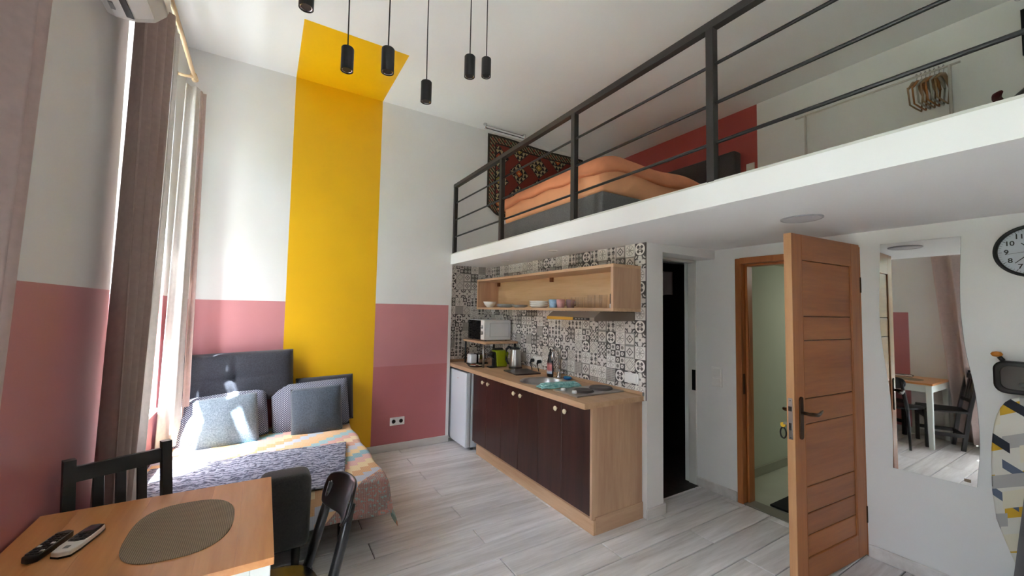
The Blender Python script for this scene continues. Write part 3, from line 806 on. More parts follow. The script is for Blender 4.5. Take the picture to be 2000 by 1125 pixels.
# chair faces +X locally; back at x=-.2
g = G(); g.grid(18, 8, lambda u, v: plate(u, v, 0)); bk = g.build('backrest', BL, BC, smooth=True, solid=.012, open=True, sub=1)
for (yy, zz) in ((-.118, .765), (-.118, .722), (.118, .765), (.118, .722)):
    q = plate(.5+yy/.31, .5+(zz-.742)/.144, 0)
    G().lathe([(.006, .006), (.006, .009), (.0, .0095)], q, 10, 'X').build('screw', CHROME, bk)
for s in (-1, 1):
    G().tube([(-.165, s*.135, .42), (-.192, s*.132, .52), (-.224, s*.126, .64), (-.252, s*.121, .76)], [.018, .019, .019, .015], 12).build('back_post', BL, BC, smooth=True)
    G().tube([(-.17, s*.135, .45), (-.21, s*.16, .22), (-.245, s*.18, 0)], [.0155, .015, .011], 12).build('leg', BL, BC, smooth=True)
    G().tube([(.15, s*.15, .43), (.175, s*.172, .2), (.19, s*.185, 0)], [.0165, .015, .011], 12).build('leg', BL, BC, smooth=True)
pts = []
for k in range(40):
    a = 2*pi*k/40; r = 1/((abs(math.cos(a))/.182)**3.2+(abs(math.sin(a))/.182)**3.2)**(1/3.2); pts.append((r*math.cos(a), r*math.sin(a)*(1+.08*math.cos(a))))
G().prism(pts, .435, .453).build('seat', BL, BC, bevel=.006, seg=3)
fx, fy = -.99, -.14
BC.location = (0.234+fx*.19, 1.755+fy*.19, 0); BC.rotation_euler = (0, 0, math.atan2(fy, fx))
# pendant lamps
LENS = plain('lamp_lens', 'd8d8d4', .3)
for (x, y, zb, lab) in ((.096, 1.906, 2.79, 'black cylinder pendant lamp cut by the top edge, leftmost of the six'),
                       (.297, 2.096, 2.675, 'black cylinder pendant lamp in front of the left half of the yellow ceiling patch'),
                       (.450, 1.909, 2.622, 'black cylinder pendant lamp at the right of the yellow ceiling patch'),
                       (.722, 2.142, 2.660, 'lowest hanging black cylinder pendant lamp, just right of the yellow patch'),
                       (.916, 1.990, 2.794, 'black cylinder pendant lamp, left one of the close pair at right'),
                       (1.129, 2.204, 2.972, 'smallest-looking black cylinder pendant lamp, rightmost of the six')):
    t = thing('pendant_lamp', lab, 'pendant lamp', (x, y, zb), 'black pendant lamps over the room')
    hgt = .118
    g = G(); g.lathe([(.026, .004), (.026, .0), (.030, .0), (.030, hgt-.004), (.027, hgt), (.0, hgt)], (x, y, zb), 28); g.build('shade', BLKMET, t, smooth=False)
    g = G(); g.lathe([(.0, .006), (.026, .006)], (x, y, zb), 24, caps=False); ln = g.build('lens', LENS, t)
    g = G(); g.lathe([(.017, .0055), (.024, .003), (.026, .0035)], (x, y, zb), 24, caps=False); g.build('lens_ring', CHROME, t)
    wob = random.uniform(-.003, .003)
    G().tube([(x, y, zb+hgt-.002), (x+wob, y, zb+hgt+.3), (x, y, C)], .0032, 8).build('cord', BLKPL, t, smooth=True)
    g = G(); g.lathe([(.03, -.025), (.03, 0)], (x, y, C), 20); g.build('ceiling_cup', BLKMET, t)
# ------------------------------------------------------------------ kitchen
KX, WT = 1.93, .884
ub = [2.10, 2.715, 3.31, 3.905]
lab = ['dark wenge two-door base cabinet at the near end under the hob', 'dark wenge two-door base cabinet in the middle under the sink', 'dark wenge two-door base cabinet next to the fridge']
for k in range(3):
    a, b = ub[k], ub[k+1]
    t = thing('base_cabinet', lab[k], 'cabinet', (2.18, (a+b)/2, 0), 'kitchen base cabinets')
    g = G(); g.box(KX+.02, K-.01, a+.001, a+.017, .10, .844); g.box(KX+.02, K-.01, b-.017, b-.001, .10, .844); g.box(KX+.02, K-.01, a+.017, b-.017, .10, .116); g.box(K-.022, K-.01, a+.017, b-.017, .116, .844)
    g.build('body', OAKZ, t)
    for j in range(2):
        d0 = a+(b-a)*j/2+.0015; d1 = a+(b-a)*(j+1)/2-.0015
        d = G().box(KX, KX+.019, d0, d1, .118, .832).build('door', WENGE, t, bevel=.002, seg=1)
        kz, ky = .764, (d1-.053 if j == 0 else d0+.053)
        g = G(); g.lathe([(.006, 0), (.006, -.012), (.017, -.016), (.019, -.022), (.015, -.028), (.0, -.030)], (KX, ky, kz), 16, 'X'); g.build('knob', CREAM, d, smooth=True)
ep = thing('cabinet_end_panel', 'oak-look end panel closing the near end of the kitchen cabinets', 'panel', (2.18, 2.085, 0))
G().box(KX+.001, K-.008, 2.078, 2.098, .10, .844).build('panel', OAKZ, ep)
o = G().box(KX+.012, KX+.03, 2.07, 3.83, 0, .098).build('cabinet_plinth', OAK, bevel=.001, seg=1); mark(o, 'long oak-look plinth board along the floor under the dark cabinet doors', 'plinth')
G().box(KX+.031, K-.008, 2.068, 2.086, 0, .115).build('end_plinth', wood('sonoma_oak_x', 'ac8468', 'cfab8a', 'X', .5, 9, .02), ep, bevel=.001, seg=1)
# worktop with a round hole left for the sink bowl
SC, SR = Vector((2.125, 2.88)), .205
g = G(); x0, x1, y0, y1 = 1.846, K-.006, 2.06, NB-.006
N = 48; rim = [(SC.x+SR*math.cos(2*pi*k/N), SC.y+SR*math.sin(2*pi*k/N)) for k in range(N)]
def sq(k):
    a = 2*pi*k/N; c_, s_ = math.cos(a), math.sin(a)
    h = .26; l = h/max(abs(c_), abs(s_)); return (SC.x+l*c_, SC.y+l*s_)
outer = [sq(k) for k in range(N)]
for z, flip in ((WT, 0), (WT-.038, 1)):
    ri = [g.vert((p[0], p[1], z)) for p in rim]; ro = [g.vert((p[0], p[1], z)) for p in outer]
    for k in range(N):
        q = (ri[k], ro[k], ro[(k+1) % N], ri[(k+1) % N]); g.face(q[::-1] if flip else q)
for k in range(N):
    p, q = rim[k], rim[(k+1) % N]; g.face([g.vert(v) for v in ((p[0], p[1], WT), (q[0], q[1], WT), (q[0], q[1], WT-.038), (p[0], p[1], WT-.038))])
h = .26
g.box(x0, SC.x-h, y0, y1, WT-.038, WT); g.box(SC.x+h, x1, y0, y1, WT-.038, WT)
g.box(SC.x-h, SC.x+h, y0, SC.y-h, WT-.038, WT); g.box(SC.x-h, SC.x+h, SC.y+h, y1, WT-.038, WT)
wt = thing('worktop', 'pale oak-look kitchen worktop with splash strip', 'worktop', (2.14, 3.2, WT))
g.build('slab', OAK, wt)
G().box(x1-.018, x1, y0, y1, WT, WT+.026).build('splash_strip', OAK, wt, bevel=.005)
G().box(1.86, x1-.02, NB-.024, NB-.006, WT, WT+.026).build('splash_strip', OAK, wt, bevel=.005)
G().box(x1-.02, x1+.002, y0-.003, y0, WT, WT+.026).build('end_cap', GREYP, wt)
# fridge
fd = thing('fridge', 'small white fridge under the worktop beside the red wall', 'fridge', (2.1, 4.19, 0))
G().box(1.93, 2.40, 3.945, 4.415, .03, .835).build('body', WENAM, fd, bevel=.006)
dr = G().box(1.866, 1.922, 3.945, 4.415, .035, .822).build('door', WENAM, fd, bevel=.010, seg=3)
G().box(1.8655, 1.868, 4.16, 4.172, .735, .745).build('badge', plain('fridge_badge', 'a04038', .4), dr)
G().box(1.868, 1.925, 3.95, 4.41, .80, .8235).build('handle_groove', GREYP, dr)
G().box(1.922, 1.931, 3.955, 4.405, .04, .815).build('gasket', GREYP, fd)
for yy in (3.98, 4.38): G().lathe([(.015, 0), (.015, .03)], (1.96, yy, 0), 12).build('foot', BLKPL, fd)
# sink and tap
sk = thing('sink', 'round stainless steel sink sunk into the worktop', 'sink', (SC.x, SC.y, WT-.14))
g = G(); g.lathe([(SR+.022, WT+.001), (SR+.02, WT+.004), (SR+.002, WT+.003), (SR-.004, WT-.004), (SR-.012, WT-.05), (SR-.03, WT-.12), (SR-.07, WT-.138), (.03, WT-.14), (.0, WT-.14)], (SC.x, SC.y, 0), 48, caps=False); g.build('bowl', STEEL, sk, smooth=True)
g = G(); g.lathe([(.026, WT-.139), (.022, WT-.135), (.0, WT-.137)], (SC.x, SC.y, 0), 20, caps=False); g.build('drain', BLKPL, sk, smooth=True)
fa = thing('tap', 'chrome swan-neck tap behind the sink', 'tap', (2.36, 2.99, WT))
g = G(); g.lathe([(.026, 0), (.026, .006), (.020, .012), (.019, .055), (.0, .058)], (2.36, 2.99, WT), 18); g.build('base', CHROME, fa, smooth=True)
G().tube([(2.36, 2.99, WT+.05), (2.36, 2.99, WT+.20)]+[(2.36-.055+.055*math.cos(a), 2.99-.02*(1-math.cos(a)), WT+.20+.062*math.sin(a)) for a in [pi*j/9 for j in range(1, 10)]]+[(2.25, 2.95, WT+.165)], .0105, 12).build('spout', CHROME, fa, smooth=True)
G().tube([(2.36, 2.972, WT+.04), (2.36, 2.93, WT+.055)], .006, 8).build('lever', CHROME, fa, smooth=True)
# hob
hb = thing('electric_hob', 'steel two-plate electric hob set into the near end of the worktop', 'hob', (2.17, 2.38, WT))
G().box(1.93, 2.405, 2.235, 2.520, WT-.02, WT+.010).build('tray', STEEL, hb, bevel=.004)
PLT = plain('cast_iron_plate', '5a5450', .55, .5)
for (cx, cyy, r) in ((2.10, 2.36, .072), (2.31, 2.39, .085)):
    g = G(); g.lathe([(r+.008, .010), (r+.008, .014), (r+.002, .014), (r, .022), (r-.012, .023), (r-.02, .0215), (.02, .0215), (.0, .020)], (cx, cyy, WT), 36); g.build('plate', [PLT], hb, smooth=True)
for (cx, cyy) in ((1.972, 2.445), (1.985, 2.33)):
    g = G(); g.lathe([(.019, .010), (.018, .026), (.015, .030), (.0, .030)], (cx, cyy, WT), 18); g.build('knob', WPL, hb, smooth=True)
# teal cloth
tm_, nt, b = newmat('teal_cloth'); v, x, y, z = coords(nt)
nt.links.new(ramp(nt, noise(nt, v, 50, 3), [(.35, lin('6aa8a4')), (.6, lin('a4cfca'))]), b.inputs['Base Color']); b.inputs['Roughness'].default_value = .9
g = G(); ax = Vector((.39, -.05)).normalized(); ay = Vector((-ax.y, ax.x))
for k in range(3):
    def fn(u, v, k=k):
        l, w = .37-.03*k, .095-.014*k
        p = Vector((2.06, 2.605))+ax*((u-.5)*l)+ay*((v-.5)*w)
        e = 1-abs(2*v-1)**6
        return (p.x, p.y, WT+.006+.011*k+.008*e+.003*math.sin(17*u+9*v+k*2))
    g.grid(20, 10, fn)
o = g.build('dish_cloth', tm_, smooth=True, solid=.008, open=True); mark(o, 'teal cloth folded on the worktop between sink and hob', 'cloth')
# detergent bottle
bt = thing('detergent_bottle', 'black detergent bottle with a pink label beside the tap', 'bottle', (2.312, 3.062, WT))
def oval(prof, c, sy, mat, name, par, n=24):
    g = G(); g.T = Matrix.Translation(c) @ Matrix.Diagonal((sy, 1, 1, 1)); g.lathe(prof, (0, 0, 0), n); return g.build(name, mat, par, smooth=True)
oval([(.036, .001), (.039, .01), (.040, .09), (.036, .15), (.022, .195), (.014, .205)], (2.312, 3.062, WT), .62, BLKPL, 'body', bt)
oval([(.0145, .2), (.015, .225), (.009, .235), (.007, .262), (.0, .263)], (2.312, 3.062, WT), .9, BLKPL, 'cap', bt)
lm, nt, b = newmat('detergent_label'); v, x, y, z = coords(nt)
f = z*7.5-.15+X(nt, noise(nt, v, 30, 2))*.15
nt.links.new(ramp(nt, f, [(.0, lin('5a86b0')), (.28, lin('c9d3dc')), (.45, lin('c26a70')), (.75, lin('d88a86')), (.95, lin('2a2024'))]), b.inputs['Base Color']); b.inputs['Roughness'].default_value = .3
g = G(); g.T = Matrix.Translation((2.312, 3.062, WT)) @ Matrix.Diagonal((.62, 1, 1, 1))
g.grid(16, 6, lambda u, v_: (.0412*math.cos(pi*(.68+u*.72)), .0412*math.sin(pi*(.68+u*.72)), .03+.11*v_)); g.build('label', lm, bt, smooth=True, open=True)
# sponge dish
sd = thing('sponge_dish', 'small blue dish with a green sponge behind the sink', 'dish', (2.375, 2.885, WT))
BLU = plain('blue_plastic', '1d5f9c', .3)
g = G(); g.lathe([(.028, .001), (.045, .018), (.043, .019), (.027, .005), (.0, .005)], (2.365, 2.875, WT), 20, caps=False); g.build('dish', BLU, sd, smooth=True)
G().box(2.345, 2.385, 2.845, 2.90, WT+.008, WT+.028).build('sponge', plain('blue_sponge', '2c7f9c', .95), sd, bevel=.005)
# cutting board, tray, kettle, coffee machine, toaster
g = G(); g.T = rotz((2.205, 3.385, WT), -.12); g.prism(rrect(.27, .31, .012), .0005, .012); o = g.build('cutting_board', plain('dark_brown_board', '352624', .4), bevel=.002); mark(o, 'dark brown cutting board lying beside the sink', 'cutting board')
ty = thing('tray', 'round dark tray with sachets in front of the microwave stand', 'tray', (2.0, 3.96, WT))
g = G(); g.lathe([(.075, .001), (.095, .018), (.093, .019), (.074, .006), (.0, .006)], (1.985, 3.965, WT), 28, caps=False); g.build('dish', plain('dark_tray', '2a2018', .4), ty, smooth=True)
cols = ['d8cba8', 'e8dcc4', 'b04a3c', 'c9b27a', 'f0ead8', '8a2f28', 'd6c6a0']
for k in range(7):
    a = k*.9; o = G(); o.T = rotz((1.985+.045*math.cos(a), 3.965+.045*math.sin(a), WT+.007+.003*(k % 3)), a*1.7); o.box(-.026, .026, -.013, .013, 0, .006)
    s_ = o.build('sachet', plain('sachet_%d' % k, cols[k], .5)); mark(s_, ('beige', 'cream', 'red', 'mustard', 'ivory', 'dark red', 'sand')[k]+'-coloured sachet lying in the round dark tray', 'sachet', 'sachets in the tray')
kt = thing('kettle', 'steel electric kettle with a black handle beside the coffee machine', 'kettle', (2.30, 3.66, WT))
kc = (2.30, 3.66, WT)
g = G(); g.lathe([(.072, 0), (.072, .014), (.066, .018)], kc, 28); g.build('base', BLKPL, kt, smooth=True)
g = G(); g.lathe([(.064, .018), (.066, .03), (.060, .12), (.051, .195), (.048, .205)], kc, 32); g.build('body', STEEL, kt, smooth=True)
g = G(); g.lathe([(.049, .203), (.047, .218), (.02, .226), (.0, .228)], kc, 28); g.build('lid', BLKPL, kt, smooth=True)
hd = Vector((-.72, .69, 0))
G().tube([Vector(kc)+hd*r_+Vector((0, 0, z_)) for r_, z_ in ((.045, .214), (.075, .222), (.100, .20), (.105, .15), (.100, .09), (.082, .05), (.062, .045))], [.013, .014, .014, .013, .012, .011, .01], 10).build('handle', BLKPL, kt, smooth=True)
G().tube([Vector(kc)+Vector((.04, -.03, .19)), Vector(kc)+Vector((.055, -.042, .2))], [.02, .012], 10).build('spout', STEEL, kt, smooth=True)
GRN = plain('lime_green_plastic', '93a012', .35)
cm = thing('coffee_machine', 'lime green and black capsule coffee machine beside the kettle', 'coffee machine', (2.17, 3.80, WT))
g = G(); g.prism([(2.145, WT+.012), (2.265, WT+.004), (2.285, WT+.16), (2.24, WT+.185), (2.115, WT+.186), (2.135, WT+.15)], 3.775, 3.865, 'Y'); g.build('body', GRN, cm, bevel=.008, seg=3)
g = G(); g.prism([(2.06, WT+.001), (2.15, WT+.001), (2.145, WT+.10), (2.13, WT+.165), (2.10, WT+.172), (2.075, WT+.12), (2.12, WT+.09), (2.12, WT+.016), (2.06, WT+.014)], 3.785, 3.855, 'Y'); g.build('front', BLKPL, cm, bevel=.003)
g = G(); g.prism([(2.10, WT+.188), (2.24, WT+.187), (2.22, WT+.205), (2.13, WT+.205)], 3.80, 3.84, 'Y'); g.build('lever', BLKPL, cm, bevel=.003)
g = G(); g.lathe([(.026, -.02), (.028, .0), (.0, .004)], (2.085, 3.80, WT+.145), 18, 'Y'); g.build('spout_head', BLKPL, cm, smooth=True)
to = thing('toaster', 'white and black toaster under the microwave stand', 'toaster', (2.06, 4.17, WT))
G().box(1.985, 2.065, 4.10, 4.20, WT+.012, WT+.115).build('end_cover', WENAM, to, bevel=.012, seg=3)
G().box(2.068, 2.085, 4.105, 4.195, WT+.008, WT+.12).build('side_band', BLKPL, to, bevel=.004)
G().box(2.086, 2.20, 4.10, 4.20, WT+.012, WT+.115).build('body', CHROME, to, bevel=.012, seg=3)
for yy in (4.13, 4.17): G().box(2.09, 2.19, yy-.008, yy+.008, WT+.114, WT+.1165).build('slot', BLKPL, to)
G().box(1.98, 2.205, 4.10, 4.2, WT+.0, WT+.012).build('foot_plate', BLKPL, to)
# microwave on its stand
ms = thing('microwave_stand', 'small oak shelf on metal legs carrying the microwave', 'shelf', (2.2, 4.06, WT))
g = G(); g.T = Matrix.Translation((2.20, 4.055, 1.135)); g.prism(rrect(.425, .56, .03), 0, .022); g.build('board', OAK, ms, bevel=.003)
for (lx, ly) in ((2.015, 3.85), (2.015, 4.30), (2.39, 3.82), (2.39, 4.30)):
    G().tube([(lx, ly, 1.136), (lx, ly, WT)], .011, 12).build('leg', STEEL if lx < 2.2 and ly < 4 else BLKMET, ms, smooth=True)
mw = thing('microwave', 'white microwave oven with black glass door on the oak stand', 'microwave', (2.21, 4.11, 1.157))
x0, x1, y0, y1, z0, z1 = 2.05, 2.39, 3.915, 4.315, 1.165, 1.385
G().box(x0+.012, x1, y0, y1, z0, z1).build('casing', plain('microwave_white', 'd4d6d6', .35), mw, bevel=.005)
G().box(x0, x0+.013, y0+.085, y1, z0+.004, z1-.004).build('door', plain('microwave_glass', '0c0b0d', .12), mw, bevel=.003)
cp = G().box(x0, x0+.013, y0, y0+.083, z0+.004, z1-.004).build('control_panel', WPL, mw, bevel=.003)
for zz in (z0+.145, z0+.08): 
    g = G(); g.lathe([(.02, 0), (.018, -.018), (.0, -.02)], (x0, y0+.042, zz), 18, 'X'); g.build('knob', STEEL, cp, smooth=True)
EMB = plain('microwave_emboss', 'bfc1c1', .4)
for q in ((x0+.07, x0+.078, z0+.035, z1-.03), (x1-.03, x1-.024, z0+.035, z1-.03), (x0+.07, x1-.024, z0+.035, z0+.041), (x0+.07, x1-.024, z1-.036, z1-.03)):
    G().box(q[0], q[1], y0-.003, y0+.001, q[2], q[3]).build('embossed_edge', EMB, mw, bevel=.001, seg=1)
for (lx, ly) in ((x0+.04, y0+.04), (x0+.04, y1-.04), (x1-.04, y0+.04), (x1-.04, y1-.04)): G().lathe([(.012, 1.157), (.012, 1.166)], (lx, ly, 0), 10).build('foot', BLKPL, mw)
# cables and plugs
def cable(label, path, mat, r=.0035):
    o = G().tube(path, r, 8).build('power_cable', mat, smooth=True); mark(o, label, 'cable'); return o
cable('white cable looping behind the coffee machine', [(2.41, 3.98, 1.12), (2.36, 3.99, 1.02), (2.34, 3.985, .95), (2.30, 3.98, .91), (2.23, 3.975, .892)], WPL)
dp = thing('kettle_plug', 'black plugs in the wall socket beside the kettle', 'plug', (2.40, 3.42, .98))
for yy in (3.48, 3.36):
    G().tube([(K-.012, yy, .985), (2.385, yy, .985), (2.365, yy-.01, .965), (2.37, yy-.02, .92), (2.385, yy-.01, .89)], [.02, .019, .009, .005, .005], 10).build('plug', BLKPL, dp, smooth=True)
socket('wall_socket', (K-.011, 3.42, .985), .16, .085, 1, 'X', 'white socket plate behind the black kettle plugs')
socket('wall_socket', (K-.011, 2.172, .998), .14, .078, 1, 'X', 'white socket plate low on the patterned tiles at the near end')
# range hood
hdm = plain('hood_steel', '8d8076', .35, .6, var=.05)
ho = thing('range_hood', 'flat brown-grey range hood with a yellow front strip under the oak wall shelf', 'range hood', (2.2, 2.42, 1.43))
g = G(); g.prism([(2.0, 1.432), (K-.012, 1.432), (K-.012, 1.502), (2.06, 1.502), (2.0, 1.458)], 2.14, 2.70, 'Y'); g.build('body', hdm, ho, bevel=.003)
G().box(1.994, 2.0, 2.37, 2.695, 1.434, 1.457).build('front_strip', plain('ochre_strip', 'b8862c', .35), ho)
cp = G().box(1.993, 2.0, 2.19, 2.36, 1.437, 1.455).build('control_panel', BLKPL, ho)
for k in range(4): G().box(1.990, 1.994, 2.215+k*.034, 2.235+k*.034, 1.442, 1.450).build('button', GREYP, cp)
# wall shelf
sx, sy0, sy1, sz0, sz1, th = 2.13, 2.085, 4.27, 1.504, 1.852, .024
ws = thing('wall_shelf', 'long open oak box shelf on the tiled wall with crockery', 'shelf', (2.28, 3.18, sz0))
kx = K-.013
G().box(sx, kx, sy0, sy1, sz0, sz0+th).build('bottom_board', OAK, ws, bevel=.001, seg=1)
G().box(sx, kx, sy0, sy1, sz1-th, sz1).build('top_board', OAK, ws, bevel=.001, seg=1)
G().box(sx, kx, sy0, sy0+th, sz0+th, sz1-th).build('end_board', OAKZ, ws)
G().box(sx, kx, sy1-th, sy1, sz0+th, sz1-th).build('end_board', OAKZ, ws)
G().box(kx-.012, kx, sy0+th, sy1-th, sz0+th, sz1-th).build('back_board', wood('sonoma_oak_light', 'c49c70', 'dcbb90', 'Y', .5, 9, .02), ws)
for yy in (3.17, 4.22): G().box(kx-.035, kx-.012, yy-.02, yy+.02, sz1-th-.045, sz1-th).build('hanger_bracket', plain('brown_bracket', '8a4f2c', .5) if 'brown_bracket' not in MATS else MATS['brown_bracket'], ws, bevel=.002)
# crockery
SZ = sz0+th
def dish(name, prof, c, mat, label, cat, group=None, n=28):
    g = G(); g.lathe(prof, c, n, caps=False); o = g.build(name, mat, smooth=True); return mark(o, label, cat, group)
bowlp = [(.0, .004), (.035, .004), (.06, .03), (.075, .062), (.078, .064), (.078, .066), (.072, .062), (.055, .028), (.03, .008), (.0, .008)]
bowlp = [(.03, .0), (.036, .004), (.062, .03), (.078, .066), (.074, .066), (.056, .03), (.03, .009), (.0, .008)]
dish('bowl', bowlp, (2.21, 4.09, SZ), CERAM, 'white bowl with a small decoration at the far end of the wall shelf', 'bowl')
platep = [(.05, .0), (.055, .002), (.10, .014), (.10, .016), (.054, .006), (.0, .005)]
for k in range(3): dish('plate', platep, (2.24, 3.80, SZ+.011*k), CERG, 'grey plate, %s of the three stacked beside the white bowl' % ('bottom', 'middle', 'top')[k], 'plate', 'grey plates on the shelf')
for k in range(2): dish('plate', [(r*.85, z) for r, z in platep], (2.24, 3.50, SZ+.012*k), CERG, 'smaller grey plate, %s of the two left of the white stack' % ('lower', 'upper')[k], 'plate', 'small grey plates on the shelf')
deep = [(.06, .0), (.07, .003), (.098, .026), (.096, .027), (.066, .008), (.0, .006)]
for k in range(3): dish('deep_plate', deep, (2.235, 3.15, SZ+.019*k), CERAM, 'white deep plate, %s of the three in the white stack' % ('bottom', 'middle', 'top')[k], 'plate', 'white deep plates on the shelf')
cupp = [(.028, .0), (.032, .002), (.040, .075), (.0375, .075), (.03, .006), (.0, .005)]
cm1 = plain('blue_cup', '9cc0dc', .2, var=.15, scale=40); cm2 = plain('rose_cup', 'd09a98', .2, var=.15, scale=40); cm3 = plain('plum_cup', '7d5a60', .2)
for (yy, xx, mm, lb) in ((2.885, 2.20, cm1, 'pale blue cup'), (2.80, 2.22, cm2, 'rose pink cup'), (2.74, 2.28, cm3, 'dull plum cup')):
    t = thing('cup', lb+' on the wall shelf before the glasses', 'cup', (xx, yy, SZ), 'cups on the shelf')
    g = G(); g.lathe(cupp, (xx, yy, SZ), 24, caps=False); g.build('body', mm, t, smooth=True)
    G().tube([(xx+.036, yy, SZ+.06), (xx+.06, yy, SZ+.055), (xx+.058, yy, SZ+.025), (xx+.033, yy, SZ+.018)], .005, 8).build('handle', mm, t, smooth=True)
glp = [(.0, .001), (.029, .001), (.033, .09), (.031, .09), (.0275, .008), (.0, .008)]
pos = ['second', 'third', 'fourth', 'fifth', 'sixth', 'seventh']
for k, (yy, xx) in enumerate(((2.67, 2.20), (2.60, 2.21), (2.53, 2.20), (2.47, 2.24), (2.375, 2.19), (2.31, 2.20), (2.245, 2.19))):
    dish('drinking_glass', [(r, z*(1.0 if k < 4 else 1.12)) for r, z in glp], (xx, yy, SZ), GLASS, 'clear drinking glass on the wall shelf, '+('nearest the cups' if k == 0 else pos[k-1]+' counting from the cups'), 'glass', 'drinking glasses on the shelf', 20)
dish('wine_glass', [(.0, .002), (.03, .003), (.031, .001), (.004, .008), (.0035, .085), (.012, .10), (.03, .13), (.034, .17), (.030, .205), (.028, .205), (.032, .17), (.028, .132), (.0, .105)], (2.27, 2.185, SZ), GLASS, 'stemmed wine glass at the near end of the wall shelf', 'glass', None, 20)
sb = thing('slim_bottle', 'slim dark bottle with a white base at the near end of the shelf', 'bottle', (2.16, 2.14, SZ))
g = G(); g.lathe([(.012, 0), (.013, .03), (.011, .032)], (2.165, 2.138, SZ), 14); g.build('base', WPL, sb, smooth=True)
g = G(); g.lathe([(.0105, .032), (.0105, .10), (.007, .108), (.0, .109)], (2.165, 2.138, SZ), 14); g.build('body', BLKPL, sb, smooth=True)
# ceiling spots under the loft and the flush round cover
for (x, y, lb) in ((2.11, 2.776, 'recessed ceiling spot over the sink, nearer one of the two'), (2.12, 3.60, 'recessed ceiling spot near the microwave corner')):
    t = thing('ceiling_spot', lb, 'spotlight', (x, y, soff(x)), 'recessed spots under the loft')
    g = G(); g.lathe([(.03, -.001), (.03, -.006), (.042, -.004), (.043, .002)], (x, y, soff(x)), 24, caps=False); g.build('rim', WPL, t, smooth=True)
    g = G(); g.lathe([(.0, -.002), (.03, -.003)], (x, y, soff(x)), 20, caps=False); g.build('lens', LENS, t)
t = thing('ceiling_cover', 'flat round grey cover on the ceiling above the open door', 'ceiling lamp', (2.475, 1.03, soff(2.475)))
g = G(); g.lathe([(.098, .004), (.098, -.006), (.092, -.009), (.088, -.006)], (2.475, 1.03, soff(2.475)), 36, caps=False); g.build('rim', plain('cover_rim', 'a8a8ac', .4), t, smooth=True)
g = G(); g.lathe([(.0, -.007), (.088, -.006)], (2.475, 1.03, soff(2.475)), 36, caps=False); g.build('disc', plain('cover_disc', 'c4c4c8', .5), t)
# ------------------------------------------------------------------ loft: railing, bed, rug, clothes rack
ra_ = thing('loft_railing', 'dark metal railing with three thin bars along the edge of the loft', 'railing', (LO+.02, 1.7, LT))
RT_, rx = 2.95, LO+.022
PY = [4.285, 3.21, 2.178, 1.142, .107, -.93, -1.97]
for yy in PY: G().box(rx-.02, rx+.02, yy-.02, yy+.02, LT-.003, RT_-.04).build('post', RAILM, ra_, bevel=.002, seg=1)
G().box(rx-.022, rx+.022, Y0+.02, 4.305, RT_-.04, RT_).build('handrail', RAILM, ra_, bevel=.002, seg=1)
for zz in (2.332, 2.530, 2.728): G().tube([(rx, Y0+.02, zz), (rx, 4.29, zz)], .0085, 10).build('rail_bar', BLKMET, ra_, smooth=True)
bd = thing('loft_bed', 'grey upholstered bed base with dark headboard on the loft', 'bed', (3.1, 2.75, LT))
bx0, by0, by1 = 1.985, 2.05, 3.50
G().box(bx0, 4.2, by0, by1, LT+.03, 2.353).build('base', GREYFAB, bd, bevel=.015, seg=3)
hbx = 4.20
G().box(hbx, LW-.005, 2.36, 4.05, LT, 3.25).build('headboard', DKHEAD, bd, bevel=.02, seg=3)
for (lx, ly) in ((2.06, 2.12), (2.06, 3.42), (4.1, 2.12), (4.1, 3.42)): G().lathe([(.025, LT), (.025, LT+.035)], (lx, ly, 0), 12).build('foot', BLKPL, bd)
PEACH = plain('peach_bed_linen', 'e08f66', .9, var=.08, scale=6); PEACH2 = plain('peach_sheet', 'e8a67a', .9, var=.06, scale=5)
mt_ = G().box(bx0+.03, 4.16, by0+.02, by1-.02, 2.353, 2.585).build('mattress', PEACH2, bevel=.05, seg=4, smooth=True); mark(mt_, 'mattress in a peach sheet on the loft bed', 'mattress')
g = G()
def duv(u, v):
    x = bx0-.015+2.15*u; y = by0-.02+(by1-by0+.06)*v
    e = min(u*2.15, min(v, 1-v)*1.5)
    z = 2.60+.045*min(1, e/.12)**.5+.012*math.sin(9*x+3*y)+.010*math.sin(15*y-4*x)+.02*math.exp(-((x-2.15)/.1)**2)*math.exp(-((y-2.2)/.25)**2)
    if e < .05: z -= (.05-e)*1.6
    return (x, y, z)
g.grid(60, 50, duv); dv = g.build('duvet', PEACH, smooth=True, open=True); md = dv.modifiers.new('thickness', 'SOLIDIFY'); md.thickness = .035; md.offset = -1
mark(dv, 'crumpled peach duvet spread over the loft mattress', 'duvet')
for k, (px, py, lb) in enumerate(((3.82, 2.45, 'peach pillow at the near side of the loft bed head'), (3.82, 3.15, 'peach pillow at the far side of the loft bed head'))):
    pillow('bed_pillow', PEACH, .62, .42, .16, (px, py, 2.71), pi/2, pi/2, lb)
